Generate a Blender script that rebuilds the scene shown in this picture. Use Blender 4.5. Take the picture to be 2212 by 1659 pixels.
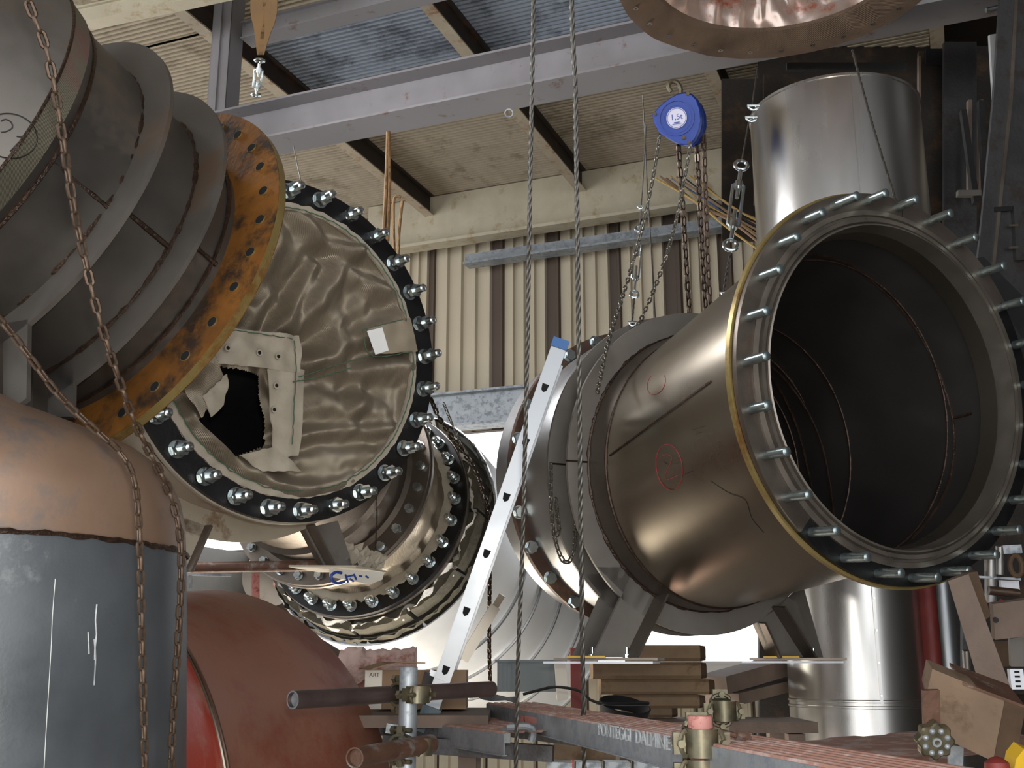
import bpy, bmesh, math, random
from mathutils import Vector, Matrix, noise
random.seed(7)
for o in list(bpy.data.objects): bpy.data.objects.remove(o)
SC = bpy.context.scene
COL = SC.collection
V = Vector
# ---------------------------------------------------------------- camera
PITCH = math.radians(14)
F = 2400.0
CAM = V((0, 0, 1.6))
CR = V((1, 0, 0)); CU = V((0, -math.sin(PITCH), math.cos(PITCH))); CF = V((0, math.cos(PITCH), math.sin(PITCH)))
cd = bpy.data.cameras.new('camera'); cam = bpy.data.objects.new('camera', cd); COL.objects.link(cam)
cd.sensor_width = 36; cd.lens = 36 * F / 2212; cd.clip_start = .05; cd.clip_end = 200
cam.location = CAM; cam.rotation_euler = (math.pi / 2 + PITCH, 0, 0)
SC.camera = cam
# ---------------------------------------------------------------- sky, flash, added fill lights, exposure
w = bpy.data.worlds.new('sky'); SC.world = w; w.use_nodes = True
bg = w.node_tree.nodes['Background']; bg.inputs[0].default_value = (.93, .96, 1, 1); bg.inputs[1].default_value = 3.0
def area(name, loc, tgt, size, power, color=(1, 1, 1), size_y=None):
    l = bpy.data.lights.new(name, 'AREA'); l.energy = power; l.size = size; l.color = color
    if size_y: l.shape = 'RECTANGLE'; l.size_y = size_y
    o = bpy.data.objects.new(name, l); COL.objects.link(o); o.location = loc
    o.rotation_euler = (V(tgt) - V(loc)).to_track_quat('-Z', 'Y').to_euler(); return o
area('camera_flash', (.05, -.06, 1.72), (0.2, 4, 2.7), .07, 26, (1, .97, .92))
area('fill_light_low', (-1.2, 6.6, .25), (-.6, 5.2, 4.5), 1.2, 75, (1, .9, .74), .6)  # added fill from below to brighten the deck; no lamp stands there
area('fill_light_front', (.4, -.5, .25), (-.2, 4.5, 4.2), 1.6, 42, (1, .92, .8), .8)  # unseen fill beside the camera, put in to lift ducts and deck
area('fill_light_streak', (-2.3, 4.73, 4.41), (.6, 3.9, 2.3), 1.3, 75, (.93, .95, 1), .45)  # invented source high left, only to put a bright streak on the ducts
area('fill_light_cladding', (.25, 5.5, .5), (.2, 7.2, 1.9), .5, 45, (1, .98, .94))  # extra fill aimed at the metal cladding, added because it came out dark
SC.view_settings.view_transform = 'Standard'; SC.view_settings.look = 'None'
SC.view_settings.exposure = 0.0; SC.view_settings.gamma = 1; SC.view_settings.use_curve_mapping = False
# ---------------------------------------------------------------- projection helpers (only to measure where things stand)
def ray(px, py): return CR * ((px - 1106) / F) + CU * ((829.5 - py) / F) + CF
def W(px, py, d): return CAM + ray(px, py) * d
def N(x, y, z): return (CR * x + CU * y + CF * z).normalized()
def onp(px, py, p0, n):
    r = ray(px, py); return CAM + r * ((p0 - CAM).dot(n) / r.dot(n))
def onz(px, py, z): return onp(px, py, V((0, 0, z)), V((0, 0, 1)))
def lin(c):
    if isinstance(c, str): c = [int(c[i:i + 2], 16) / 255 for i in (0, 2, 4)]
    return tuple((x / 12.92 if x <= .04045 else ((x + .055) / 1.055) ** 2.4) for x in c) + (1,)
# ---------------------------------------------------------------- materials
MATS = {}
def mat(name, c1, c2=None, rough=.5, metal=0., scale=6., stretch=(1, 1, 1), spots=None, spot_amt=.5, spot_scale=3., bump=.0, bump_scale=60., rvar=.12, contrast=.25, wave=None, emit=None):
    m = bpy.data.materials.new(name); m.use_nodes = True; nt = m.node_tree; nd = nt.nodes; lk = nt.links
    b = nd['Principled BSDF']; tc = nd.new('ShaderNodeTexCoord'); mp = nd.new('ShaderNodeMapping')
    mp.inputs['Scale'].default_value = stretch; lk.new(tc.outputs['Object'], mp.inputs[0])
    n1 = nd.new('ShaderNodeTexNoise'); n1.inputs['Scale'].default_value = scale; n1.inputs['Detail'].default_value = 6; n1.inputs['Roughness'].default_value = .62
    lk.new(mp.outputs[0], n1.inputs['Vector'])
    r1 = nd.new('ShaderNodeValToRGB'); r1.color_ramp.elements[0].position = .5 - contrast; r1.color_ramp.elements[1].position = .5 + contrast
    r1.color_ramp.elements[0].color = lin(c1); r1.color_ramp.elements[1].color = lin(c2 or c1); lk.new(n1.outputs[0], r1.inputs[0])
    col = r1.outputs[0]
    if spots:
        n2 = nd.new('ShaderNodeTexNoise'); n2.inputs['Scale'].default_value = spot_scale; n2.inputs['Detail'].default_value = 9; n2.inputs['Roughness'].default_value = .7
        lk.new(tc.outputs['Object'], n2.inputs['Vector'])
        r2 = nd.new('ShaderNodeValToRGB'); r2.color_ramp.elements[0].position = .62 - spot_amt * .3; r2.color_ramp.elements[1].position = .74 - spot_amt * .3
        lk.new(n2.outputs[0], r2.inputs[0]); mx = nd.new('ShaderNodeMix'); mx.data_type = 'RGBA'
        lk.new(r2.outputs[0], mx.inputs[0]); lk.new(col, mx.inputs[6]); mx.inputs[7].default_value = lin(spots); col = mx.outputs[2]
        if metal > .3:
            mm = nd.new('ShaderNodeMapRange'); lk.new(r2.outputs[0], mm.inputs[0]); mm.inputs[3].default_value = metal; mm.inputs[4].default_value = .15
            lk.new(mm.outputs[0], b.inputs['Metallic'])
    lk.new(col, b.inputs['Base Color'])
    if not (spots and metal > .3): b.inputs['Metallic'].default_value = metal
    rr = nd.new('ShaderNodeMapRange'); lk.new(n1.outputs[0], rr.inputs[0]); rr.inputs[1].default_value = .25; rr.inputs[2].default_value = .75
    rr.inputs[3].default_value = max(.03, rough - rvar); rr.inputs[4].default_value = min(1, rough + rvar); lk.new(rr.outputs[0], b.inputs['Roughness'])
    if bump or wave:
        bp = nd.new('ShaderNodeBump'); bp.inputs['Distance'].default_value = .004; bp.inputs['Strength'].default_value = min(1, bump or .5)
        if wave:
            n3 = nd.new('ShaderNodeTexWave'); n3.inputs['Scale'].default_value = wave; n3.bands_direction = 'DIAGONAL'; n3.inputs['Distortion'].default_value = .6
        else:
            n3 = nd.new('ShaderNodeTexNoise'); n3.inputs['Scale'].default_value = bump_scale; n3.inputs['Detail'].default_value = 4
        lk.new(tc.outputs['Object'], n3.inputs['Vector']); lk.new(n3.outputs[0], bp.inputs['Height']); lk.new(bp.outputs[0], b.inputs['Normal'])
    if emit: b.inputs['Emission Color'].default_value = lin(emit); b.inputs['Emission Strength'].default_value = 1
    MATS[name] = m; return m
mat('steel_brown', '5c534b', '766d64', .42, .75, 4, bump=.15, spots='4a382c', spot_amt=.15)
mat('steel_satin', '93897b', 'a59b8c', .29, .95, 1.5, stretch=(1, 1, 1), rvar=.03)
mat('fin_steel', '55504b', '6a655f', .5, .45, 5, bump=.08, spots='5b4a3c', spot_amt=.2)
mat('steel_left', '57534f', '6f6b66', .40, .8, 3, bump=.06, spots='57473a', spot_amt=.25, spot_scale=2)
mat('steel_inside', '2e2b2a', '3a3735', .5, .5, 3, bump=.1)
mat('steel_blue', '54595e', '656a6f', .42, .5, 5, bump=.06, bump_scale=150, spots='8b8f90', spot_amt=.05)
mat('rust_light', '7e6553', '8c7462', .5, .3, 4, bump=.08, spots='5c5c5f', spot_amt=.45, spot_scale=2)
mat('primer_rust', '80523f', '936552', .6, .0, 3, bump=.25, spots='7d3a28', spot_amt=.3, spot_scale=2)
mat('primer_red', '9a2a1a', 'ab3d2a', .5, .0, 5, spots='a06a5a', spot_amt=.4, spot_scale=6, bump=.2)
mat('flange_orange', '583718', '96601f', .6, .15, 5, spots='33261b', spot_amt=.45, spot_scale=7, bump=.3)
mat('flange_rim', '8c7a4a', 'a08c58', .4, .6, 8, spots='6a4a24', spot_amt=.4, spot_scale=6)
mat('weld', '2b211c', '4c3a30', .35, .6, 30, bump=.8, bump_scale=120)
mat('plate_grey', '6c6761', '817c75', .55, .35, 5, bump=.1, spots='6b5e52', spot_amt=.12)
mat('plate_cream', 'a59c8a', 'b8b09e', .6, .1, 5, spots='6f4a28', spot_amt=.2, spot_scale=5)
mat('black_flange', '0d0c0d', '171516', .45, .3, 10, bump=.2)
mat('zinc', 'b4bec0', 'd2dadb', .22, .95, 30, rvar=.05)
mat('stud_steel', '8c9a9c', 'a8b4b4', .3, .9, 30, rvar=.06)
mat('stainless', 'b8b5b0', 'c8c6c2', .27, .97, 2, stretch=(1, 1, .15), rvar=.07)
mat('stainless_dull', 'a5a5a5', 'bdbdbd', .4, .9, 3, bump=.08)
mat('aluminium', '8c8e90', '9d9fa1', .38, .85, 4, rvar=.08)
mat('alu_clad', 'cccdcd', 'dddede', .4, .6, 2, rvar=.08)
mat('machined', '7e766d', '948b80', .35, .8, 8, stretch=(1, 1, 1))
mat('fabric', '857a6a', '978b79', .36, .4, 5, bump=.5, wave=90)
mat('fabric_hem', 'a39a89', 'b5ac9b', .6, .05, 14, bump=.4)
mat('stitch', '3f5a45', '53705a', .8, 0, 20)
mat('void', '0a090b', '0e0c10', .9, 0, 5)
mat('white_tag', 'f2f2f0', 'ffffff', .5, 0, 5)
mat('chain_rust', '43352a', '5e4c3e', .45, .5, 60, bump=.3)
mat('chain_dark', '2d2722', '5a4c40', .3, .8, 60)
mat('chain_zinc', '6e6a62', '8d897f', .3, .85, 60)
mat('galv', '8d9296', 'a7acaf', .45, .45, 9, spots='777d83', spot_amt=.5, spot_scale=18)
mat('beam_grey', '7f7b7c', '8d898b', .5, .3, 3, spots='6f5246', spot_amt=.08, spot_scale=9)
mat('beam_cream', 'a99f88', 'bcb29c', .65, .05, 6, spots='9c8a68', spot_amt=.25, spot_scale=5)
mat('joist_dark', '2f2721', '3d332b', .6, .2, 5, spots='5a3b28', spot_amt=.2)
mat('joist_flange', 'a08f78', 'b2a792', .6, .1, 6, spots='8a5e38', spot_amt=.35, spot_scale=7)
mat('deck_tan', '9b8e7a', 'aea18c', .75, .05, 5, spots='857863', spot_amt=.3, spot_scale=4, bump=.2)
mat('deck_blue', '8b93a0', 'a0a8b3', .6, .2, 5, spots='6a707a', spot_amt=.4, spot_scale=4, bump=.2)
mat('clad_cream', 'b0a48e', 'bfb39d', .6, .1, 2, stretch=(1, 1, .2))
mat('clad_brown', '4a3d33', '594a3e', .6, .1, 2, stretch=(1, 1, .2))
mat('clad_grey', '77746f', '8a8781', .6, .1, 3)
mat('sill_white', 'b6b5b4', 'c8c7c6', .5, .1, 3)
mat('hoist_blue', '0e3184', '133a94', .35, .1, 8, rvar=.05)
mat('label_white', 'c9c6da', 'd4d2e2', .5, 0, 5)
mat('ink_blue', '2a4696', None, .5)
mat('ink_black', '15140f', None, .6)
mat('ink_red', '9c3038', None, .6)
mat('ink_white', 'c9cdc8', None, .6)
mat('brass', '565242', '77715c', .4, .7, 30, spots='5a4c38', spot_amt=.4, spot_scale=20)
mat('rusty_tube', '523a2d', '6f5040', .55, .3, 12, bump=.4, spots='8b8580', spot_amt=.25, spot_scale=14)
mat('brown_tube', '4e4240', '6a5a56', .35, .6, 10)
mat('red_post', '6a2420', '7f302a', .55, .1, 8)
mat('pink_paint', 'b5756c', 'c48a80', .55, 0, 8, spots='7a3026', spot_amt=.35, spot_scale=30)
mat('plank_top', '9a6e5e', 'ad8474', .75, 0, 6, stretch=(1, 8, 1), spots='c0a8a0', spot_amt=.45, spot_scale=10)
mat('timber', '75604a', '8f785c', .75, 0, 6, spots='5f462e', spot_amt=.3, spot_scale=4, bump=.4)
mat('timber_end', '3c2b1c', '54402c', .8, 0, 14, bump=.5)
mat('timber_grey', '5c4d42', '75655a', .8, 0, 8, bump=.4)
mat('block_wood', '6a5544', '7f6a56', .75, 0, 6, bump=.3, spots='55432f', spot_amt=.3, spot_scale=4)
mat('letter_pale', 'a9adae', None, .6)
mat('rust_dark', '463329', '5c4638', .6, .2, 8, spots='7a5a44', spot_amt=.3)
mat('card', '7d634a', '8d7358', .75, 0, 5)
mat('card_white', 'cfc9bb', 'e2dccf', .6, 0, 5)
mat('plastic_grey', '5c6668', '6a7476', .5, 0, 5, spots='b3aa94', spot_amt=.03, spot_scale=6)
mat('rubber', '55656a', '61737a', .6, 0, 5)
mat('blue_cap', '2c5f9c', '356aa8', .5, 0, 5)
mat('wool', '3f3b31', '5d5748', .95, 0, 20, bump=1, bump_scale=60)
mat('wool_white', 'cfcac0', 'e6e2da', .95, 0, 14, bump=1, bump_scale=40, spots='8a8068', spot_amt=.3, spot_scale=12)
mat('wool_pink', 'a98f86', 'c3aca4', .95, 0, 6, bump=1, bump_scale=30, spots='8a5a50', spot_amt=.35, spot_scale=6)
mat('mesh_cloth', '5e4c3e', '7b6653', .6, .25, 8, spots='8f5a40', spot_amt=.12, spot_scale=8, wave=110)
mat('foil', 'c9aa98', 'e0d8d2', .25, .6, 4, spots='a8512f', spot_amt=.35, spot_scale=4)
mat('sling', '6b4f30', '83643f', .75, 0, 10, bump=.4)
mat('rope_wire', '47443f', '6b6862', .45, .7, 60)
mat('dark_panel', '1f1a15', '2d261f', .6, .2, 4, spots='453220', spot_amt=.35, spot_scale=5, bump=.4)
mat('dark_steel', '3a3a3b', '4c4b4b', .45, .5, 6, spots='2c2724', spot_amt=.35, spot_scale=6, bump=.3)
mat('floor_conc', '77726a', '88827a', .85, 0, 3, bump=.3)
mat('yard', 'b8b4ac', 'c6c2ba', .9, 0, 2)
mat('yellow', 'c9a01c', None, .5)
mat('gauze', '5d5a50', '77725f', .5, .45, 3, spots='74504a', spot_amt=.35, spot_scale=2.5, wave=120)
mat('wire_yellow', '9a7c3e', None, .5); mat('wire_brown', '7a6048', None, .6); mat('wire_blue', '33456a', None, .5); mat('wire_black', '1c1a18', None, .5)
mat('white_plastic', 'c9ccd4', 'e0e2e8', .4)
# ---------------------------------------------------------------- mesh helpers
class MB:
    def __init__(s): s.v = []; s.f = []; s.mi = []; s.cur = 0
    def add(s, vs, fs):
        k = len(s.v); s.v += [V(p) for p in vs]; s.f += [tuple(i + k for i in f) for f in fs]; s.mi += [s.cur] * len(fs); return s
    def ring(s, rings, closed=False, caps=(True, True)):
        n = len(rings[0]); vs = [p for r in rings for p in r]; fs = []
        m = len(rings); R = m if closed else m - 1
        for i in range(R):
            j = (i + 1) % m
            for k in range(n): fs.append((i * n + k, i * n + (k + 1) % n, j * n + (k + 1) % n, j * n + k))
        if not closed:
            if caps[0]: fs.append(tuple(range(n - 1, -1, -1)))
            if caps[1]: fs.append(tuple((m - 1) * n + k for k in range(n)))
        return s.add(vs, fs)
    def box(s, c, ex, ey, ez):
        c, ex, ey, ez = V(c), V(ex), V(ey), V(ez)
        vs = [c + ex * a + ey * b + ez * d for a in (-1, 1) for b in (-1, 1) for d in (-1, 1)]
        return s.add(vs, [(0, 1, 3, 2), (4, 6, 7, 5), (0, 4, 5, 1), (2, 3, 7, 6), (0, 2, 6, 4), (1, 5, 7, 3)])
    def bar(s, a, b, wd, ht, up=(0, 0, 1)):
        a, b = V(a), V(b); d = (b - a); up = V(up); sd = d.cross(up).normalized(); u = sd.cross(d).normalized()
        return s.box((a + b) / 2, d / 2, sd * wd / 2, u * ht / 2)
    def cyl(s, a, b, r, n=16, r2=None, caps=(True, True)):
        a, b = V(a), V(b); x, y = frame(b - a)
        cs = [(math.cos(2 * math.pi * k / n), math.sin(2 * math.pi * k / n)) for k in range(n)]
        r2 = r if r2 is None else r2
        return s.ring([[a + (x * c + y * q) * r for c, q in cs], [b + (x * c + y * q) * r2 for c, q in cs]], caps=caps)
    def tube(s, pts, r, n=8, lobes=0, twist=0, closed=False):
        pts = [V(p) for p in pts]; rings = []; x = None; acc = 0
        m = len(pts)
        for i, p in enumerate(pts):
            if closed: t = pts[(i + 1) % m] - pts[i - 1]
            else: t = pts[min(i + 1, m - 1)] - pts[max(i - 1, 0)]
            t.normalize()
            if x is None: x, y = frame(t)
            else: x = (x - t * x.dot(t)).normalized()
            y = t.cross(x)
            if i: acc += (pts[i] - pts[i - 1]).length * twist
            rr = r[i] if isinstance(r, (list, tuple)) else r
            ring = []
            for k in range(n):
                a = 2 * math.pi * k / n + acc
                q = rr * (1 + (.18 * math.cos(lobes * 2 * math.pi * k / n) if lobes else 0))
                ring.append(p + (x * math.cos(a) + y * math.sin(a)) * q)
            rings.append(ring)
        return s.ring(rings, closed=closed)
    def prism(s, poly, n, th):
        poly = [V(p) for p in poly]; n = V(n) * th; k = len(poly)
        vs = poly + [p + n for p in poly]
        fs = [tuple(range(k)), tuple(range(2 * k - 1, k - 1, -1))] + [(i, (i + 1) % k, k + (i + 1) % k, k + i) for i in range(k)]
        return s.add(vs, fs)
    def annulus(s, c, n, r0, r1, th, seg=72, ax=None):
        c = V(c); n = V(n).normalized(); x, y = ax or frame(n); rings = []
        for k in range(seg):
            a = 2 * math.pi * k / seg; d = x * math.cos(a) + y * math.sin(a)
            rings.append([c + d * r0, c + d * r1, c + d * r1 + n * th, c + d * r0 + n * th])
        return s.ring(rings, closed=True)
    def sector(s, c, n, r0, r1, th, a0, a1, seg=72):
        c = V(c); n = V(n).normalized(); x, y = frame(n); rings = []
        for k in range(seg + 1):
            a = math.radians(a0 + (a1 - a0) * k / seg); d = x * math.cos(a) + y * math.sin(a)
            rings.append([c + d * r0, c + d * r1, c + d * r1 + n * th, c + d * r0 + n * th])
        return s.ring(rings)
    def lathe(s, c, n, prof, seg=64, closed_prof=False):
        """prof: list of (t along n, r)"""
        c = V(c); n = V(n).normalized(); x, y = frame(n); rings = []
        for t, r in prof: rings.append([c + n * t + (x * math.cos(2 * math.pi * k / seg) + y * math.sin(2 * math.pi * k / seg)) * r for k in range(seg)])
        return s.ring(rings, closed=closed_prof, caps=(False, False))
    def mesh(s, name, mats, off=V((0, 0, 0)), smooth=40):
        me = bpy.data.meshes.new(name); me.from_pydata([p - off for p in s.v], [], s.f); 
        for m in (mats if isinstance(mats, (list, tuple)) else [mats]): me.materials.append(MATS[m])
        if max(s.mi, default=0): me.polygons.foreach_set('material_index', s.mi)
        bm = bmesh.new(); bm.from_mesh(me); bmesh.ops.recalc_face_normals(bm, faces=bm.faces); bm.to_mesh(me); bm.free()
        if smooth:
            me.polygons.foreach_set('use_smooth', [True] * len(me.polygons)); me.set_sharp_from_angle(angle=math.radians(smooth))
        me.update(); return me
def frame(t):
    t = V(t).normalized(); a = V((0, 0, 1)) if abs(t.z) < .9 else V((0, 1, 0))
    x = a.cross(t).normalized(); return x, t.cross(x)
class Thing:
    def __init__(s, name, label, cat, loc, group=None, kind=None):
        s.o = bpy.data.objects.new(name, None); COL.objects.link(s.o); s.off = V(loc); s.o.location = s.off
        s.o.empty_display_size = .1
        tagit(s.o, label, cat, group, kind)
    def part(s, name, mb, mats, label=None, parent=None, smooth=40, kind=None):
        o = bpy.data.objects.new(name, mb.mesh(name, mats, s.off, smooth)); COL.objects.link(o); o.parent = parent or s.o
        if label: o['label'] = label
        if kind: o['kind'] = kind
        return o
    def inst(s, name, me, M, parent=None, label=None):
        o = bpy.data.objects.new(name, me); COL.objects.link(o)
        if parent: o.parent = parent; o.matrix_local = M
        else: o.parent = s.o; o.matrix_local = Matrix.Translation(-s.off) @ M
        if label: o['label'] = label
        return o
def tagit(o, label=None, cat=None, group=None, kind=None):
    if label: o['label'] = label
    if cat: o['category'] = cat
    if group: o['group'] = group
    if kind: o['kind'] = kind
def solo(name, mb, mats, label, cat, group=None, kind=None, smooth=40, loc=None):
    off = V(loc) if loc is not None else sum((p for p in mb.v), V((0, 0, 0))) / len(mb.v)
    o = bpy.data.objects.new(name, mb.mesh(name, mats, off, smooth)); COL.objects.link(o); o.location = off
    tagit(o, label, cat, group, kind); return o
def struct(name, mb, mats, smooth=40): return solo(name, mb, mats, None, None, kind='structure', smooth=smooth, loc=(0, 0, 0))
def child(parent, name, mb, mats, smooth=40, label=None):
    off = parent.location if parent.parent is None else V((0, 0, 0))
    o = bpy.data.objects.new(name, mb.mesh(name, mats, off, smooth)); COL.objects.link(o); o.parent = parent
    if label: o['label'] = label
    return o
def mat4(p, z, x=None):
    z = V(z).normalized()
    if x is None: x, y = frame(z)
    else: x = (V(x) - z * V(x).dot(z)).normalized(); y = z.cross(x)
    m = Matrix((x, y, z)).transposed().to_4x4(); m.translation = V(p); return m
def circ(c, n, r, seg=72, ax=None):
    x, y = ax or frame(n); return [V(c) + (x * math.cos(2 * math.pi * k / seg) + y * math.sin(2 * math.pi * k / seg)) * r for k in range(seg)]
def spline(pts, step=.02):
    pts = [V(p) for p in pts]; P = [pts[0] * 2 - pts[1]] + pts + [pts[-1] * 2 - pts[-2]]; out = []
    for i in range(1, len(P) - 2):
        a, b, c, d = P[i - 1:i + 3]; n = max(2, int((c - b).length / step))
        for k in range(n):
            t = k / n; out.append(.5 * ((2 * b) + (c - a) * t + (2 * a - 5 * b + 4 * c - d) * t * t + (3 * b - a - 3 * c + d) * t ** 3))
    out.append(pts[-1]); return out
def bead(mb, c, n, r, rr, a0=0, a1=360, rough=.25, seg=160):
    x, y = frame(n); pts = []; rad = []
    full = a1 - a0 >= 360
    for k in range(seg if full else seg + 1):
        a = math.radians(a0 + (a1 - a0) * k / seg); pts.append(V(c) + (x * math.cos(a) + y * math.sin(a)) * r); rad.append(rr * (1 + rough * (random.random() * 2 - 1)))
    mb.tube(pts, rad, 6, closed=full)
    return mb
# shared small meshes (local z = axis)
def hexmesh(r, h, matn):
    m = MB(); m.cyl((0, 0, 0), (0, 0, h), r, 6); return m.mesh('nut', matn, smooth=20)
def link_mesh(L, wd, wr, matn):
    m = MB(); pts = []; h = L / 2 - wd / 2 - 0; rr = wd / 2 - wr
    for k in range(7): a = math.pi * k / 6; pts.append((rr * math.cos(a), 0, h + rr * math.sin(a) * 1.0))
    for k in range(7): a = math.pi + math.pi * k / 6; pts.append((rr * math.cos(a), 0, -h + rr * math.sin(a)))
    m.tube(pts, wr, 6, closed=True); return m.mesh('link', matn, smooth=60)
def chain(name, label, pts, L, wd, wr, matn, group=None, jitter=8):
    path = spline(pts, L / 3); pitch = L - 2 * wr * 1.15
    t = Thing(name, label, 'chain', path[0], group); me = link_mesh(L, wd, wr, matn)
    cum = [0]
    for i in range(1, len(path)): cum.append(cum[-1] + (path[i] - path[i - 1]).length)
    s = 0; i = 0; k = 0
    def at(s):
        j = 0
        lo, hi = 0, len(cum) - 1
        while hi - lo > 1:
            mid = (lo + hi) // 2
            if cum[mid] <= s: lo = mid
            else: hi = mid
        u = (s - cum[lo]) / max(1e-9, cum[hi] - cum[lo]); return path[lo].lerp(path[hi], u)
    while s + pitch < cum[-1] and k < 300:
        a, b = at(s), at(s + pitch); d = (b - a).normalized(); x, y = frame(d)
        ang = (math.radians(45) if k % 2 else math.radians(-45)) + math.radians(random.uniform(-jitter, jitter))
        xx = x * math.cos(ang) + y * math.sin(ang)
        t.inst('link', me, mat4((a + b) / 2, d, xx)); s += pitch; k += 1
    return t
def cable(name, label, pts, r, matn='rope_wire', lobes=6, group=None, cat='cable', step=None):
    m = MB(); p = spline(pts, step or max(.004, r * 1.2)); m.tube(p, r, 12 if lobes else 6, lobes=lobes, twist=(1 / (r * 5)) if lobes else 0)
    return solo(name, m, matn, label, cat, group, loc=pts[0], smooth=60 if not lobes else 30)
def text_mesh(s, size, matn, depth=.001):
    cu = bpy.data.curves.new('t', 'FONT'); cu.body = s; cu.size = size; cu.extrude = depth; cu.align_x = 'CENTER'; cu.align_y = 'CENTER'
    o = bpy.data.objects.new('t', cu); COL.objects.link(o); dg = bpy.context.evaluated_depsgraph_get(); dg.update()
    me = bpy.data.meshes.new_from_object(o.evaluated_get(dg)); bpy.data.objects.remove(o); bpy.data.curves.remove(cu)
    me.materials.clear(); me.materials.append(MATS[matn]); return me
# ================================================================ ROOM
A18 = math.radians(22)
RU = V((math.sin(A18), math.cos(A18), 0)); RV = V((math.cos(A18), -math.sin(A18), 0)); UP = V((0, 0, 1))
DW = 9.0
WP = CAM + RU * DW
def wallsz(px, py, D=DW):
    p = onp(px, py, CAM + RU * D, RU) - CAM; return p.dot(RV), p.z
def rp(u, s, z): return V((CAM.x, CAM.y, 0)) + RU * u + RV * s + UP * (z + CAM.z)   # z relative to the eye
zc = wallsz(1106, 425)[1]
m = MB(); m.box(rp(.1, 0, -1.6 - .05), RU * 9, RV * 9, UP * .05); struct('floor', m, 'floor_conc')
m = MB(); m.box(rp(24.1, 0, -1.6 - .05), RU * 15, RV * 30, UP * .05); struct('floor', m, 'yard')
m = MB(); m.box(rp(2.5, 0, zc + .32), RU * 7.5, RV * 9, UP * .03); struct('ceiling', m, 'joist_dark')
z_top = zc; z_lint = wallsz(1106, 925)[1]; z_sill = wallsz(1106, 1432)[1]
# back wall core: above the lintel, below the sill, and side parts
s_l = wallsz(120, 900)[0]; s_m = wallsz(760, 1200)[0]; s_r = wallsz(1730, 1300)[0]; z_sl = wallsz(500, 1188)[1]
wb = MB()
def wbox(m, s0, s1, z0, z1, d0, d1): m.box(rp((d0 + d1) / 2, (s0 + s1) / 2, (z0 + z1) / 2), RU * (d1 - d0) / 2, RV * (s1 - s0) / 2, UP * (z1 - z0) / 2)
wbox(wb, -9, 9, z_lint, z_top + .35, DW + .02, DW + .1)
wbox(wb, -9, s_m, -1.6, z_sl, DW + .02, DW + .1); wbox(wb, s_m, 9, -1.6, z_sill, DW + .02, DW + .1)
wbox(wb, -9, s_l, z_sl, z_lint, DW + .02, DW + .1); wbox(wb, s_r, 9, z_sill, z_lint, DW + .02, DW + .1)
wall = struct('wall_back', wb, 'clad_brown')
def sheet(s0, s1, z0, z1, mname, ribs):
    """one folded cladding sheet: flat with narrow raised folds"""
    m = MB(); pr = []; wd = (s1 - s0) / ribs
    for k in range(ribs):
        a = s0 + k * wd
        pr += [(a, 0), (a + wd * .62, 0), (a + wd * .72, -.028), (a + wd * .9, -.028)]
    pr.append((s1, 0)); top = []; bot = []
    for s, d in pr: bot.append(rp(DW + d - .0, s, z0)); top.append(rp(DW + d, s, z1))
    n = len(pr); m.add(bot + top, [(i, i + 1, n + i + 1, n + i) for i in range(n - 1)])
    return child(wall, 'cladding_sheet', m, mname, smooth=0)
# cladding above the lintel: cream sheets with dark brown ones between
pxs = [850, 925, 940, 1063, 1090, 1182, 1212, 1320, 1345, 1440, 1478, 1560, 1590, 1690, 1740, 1850]
for i in range(len(pxs) - 1):
    s0, s1 = wallsz(pxs[i], 700)[0], wallsz(pxs[i + 1], 700)[0]
    if i % 2 == 0 and i > 0: pass
    cream = (pxs[i + 1] - pxs[i]) > 55
    sheet(s0, s1, z_lint, z_top + .3, 'clad_cream' if cream else 'clad_brown', 4 if cream else 1)
for k in range(7):
    s0 = wallsz(850, 700)[0] - (k + 1) * .42; sheet(s0, s0 + .42, z_lint, z_top + .3, 'clad_cream', 4)
kk = int((s_m + 5) / .45)
for k in range(kk): sheet(s_m - (kk - k) * .45, s_m - (kk - k - 1) * .45 - .02, -1.6, z_sl, 'clad_grey', 5)
for k in range(10): sheet(s_m + .02 + k * .45, s_m + .02 + (k + 1) * .45 - .02, -1.6, z_sill, 'clad_cream', 4)
# lintel girder, sill beam, eave girder and rail (setting)
m = MB(); zl1 = wallsz(1106, 850)[1]
wbox(m, s_l, 2.8, z_lint + .02, zl1, DW - .2, DW - .17); wbox(m, s_l, 2.8, z_lint, z_lint + .025, DW - .28, DW - .06); wbox(m, s_l, 2.8, zl1 - .02, zl1, DW - .28, DW - .06)
struct('trim_1', m, 'galv', 0)
m = MB(); wbox(m, s_l, 3.2, z_sill - .12, z_sill, DW - .2, DW - .05); wbox(m, s_l, 3.2, z_sill, z_sill + .015, DW - .24, DW - .05); struct('trim_2', m, 'sill_white', 0)
m = MB(); ze0, ze1 = wallsz(1250, 505)[1], wallsz(1250, 452)[1]
wbox(m, -5, 3.4, ze0, z_top - .01, DW - .3, DW - .26); wbox(m, -5, 3.4, ze0 - .03, ze0, DW - .36, DW - .2); struct('trim_3', m, 'beam_cream', 0)
m = MB(); zr0, zr1 = wallsz(1250, 557)[1], wallsz(1250, 537)[1]
wbox(m, -4, 3.0, zr0, zr1, DW - .25, DW - .17); wbox(m, -4, 3.0, zr0 - .02, zr0, DW - .3, DW - .15); struct('trim_4', m, 'galv', 0)
# side walls of the hall
m = MB(); m.box(rp(2.5, -6.4, -.3), RU * 6.5, RV * .05, UP * 1.3); struct('wall_left', m, 'clad_grey')
m = MB(); m.box(rp(4.8, 5.2, 1.2), RU * 4.4, RV * .05, UP * 2.8); struct('wall_right', m, 'dark_panel')
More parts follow.
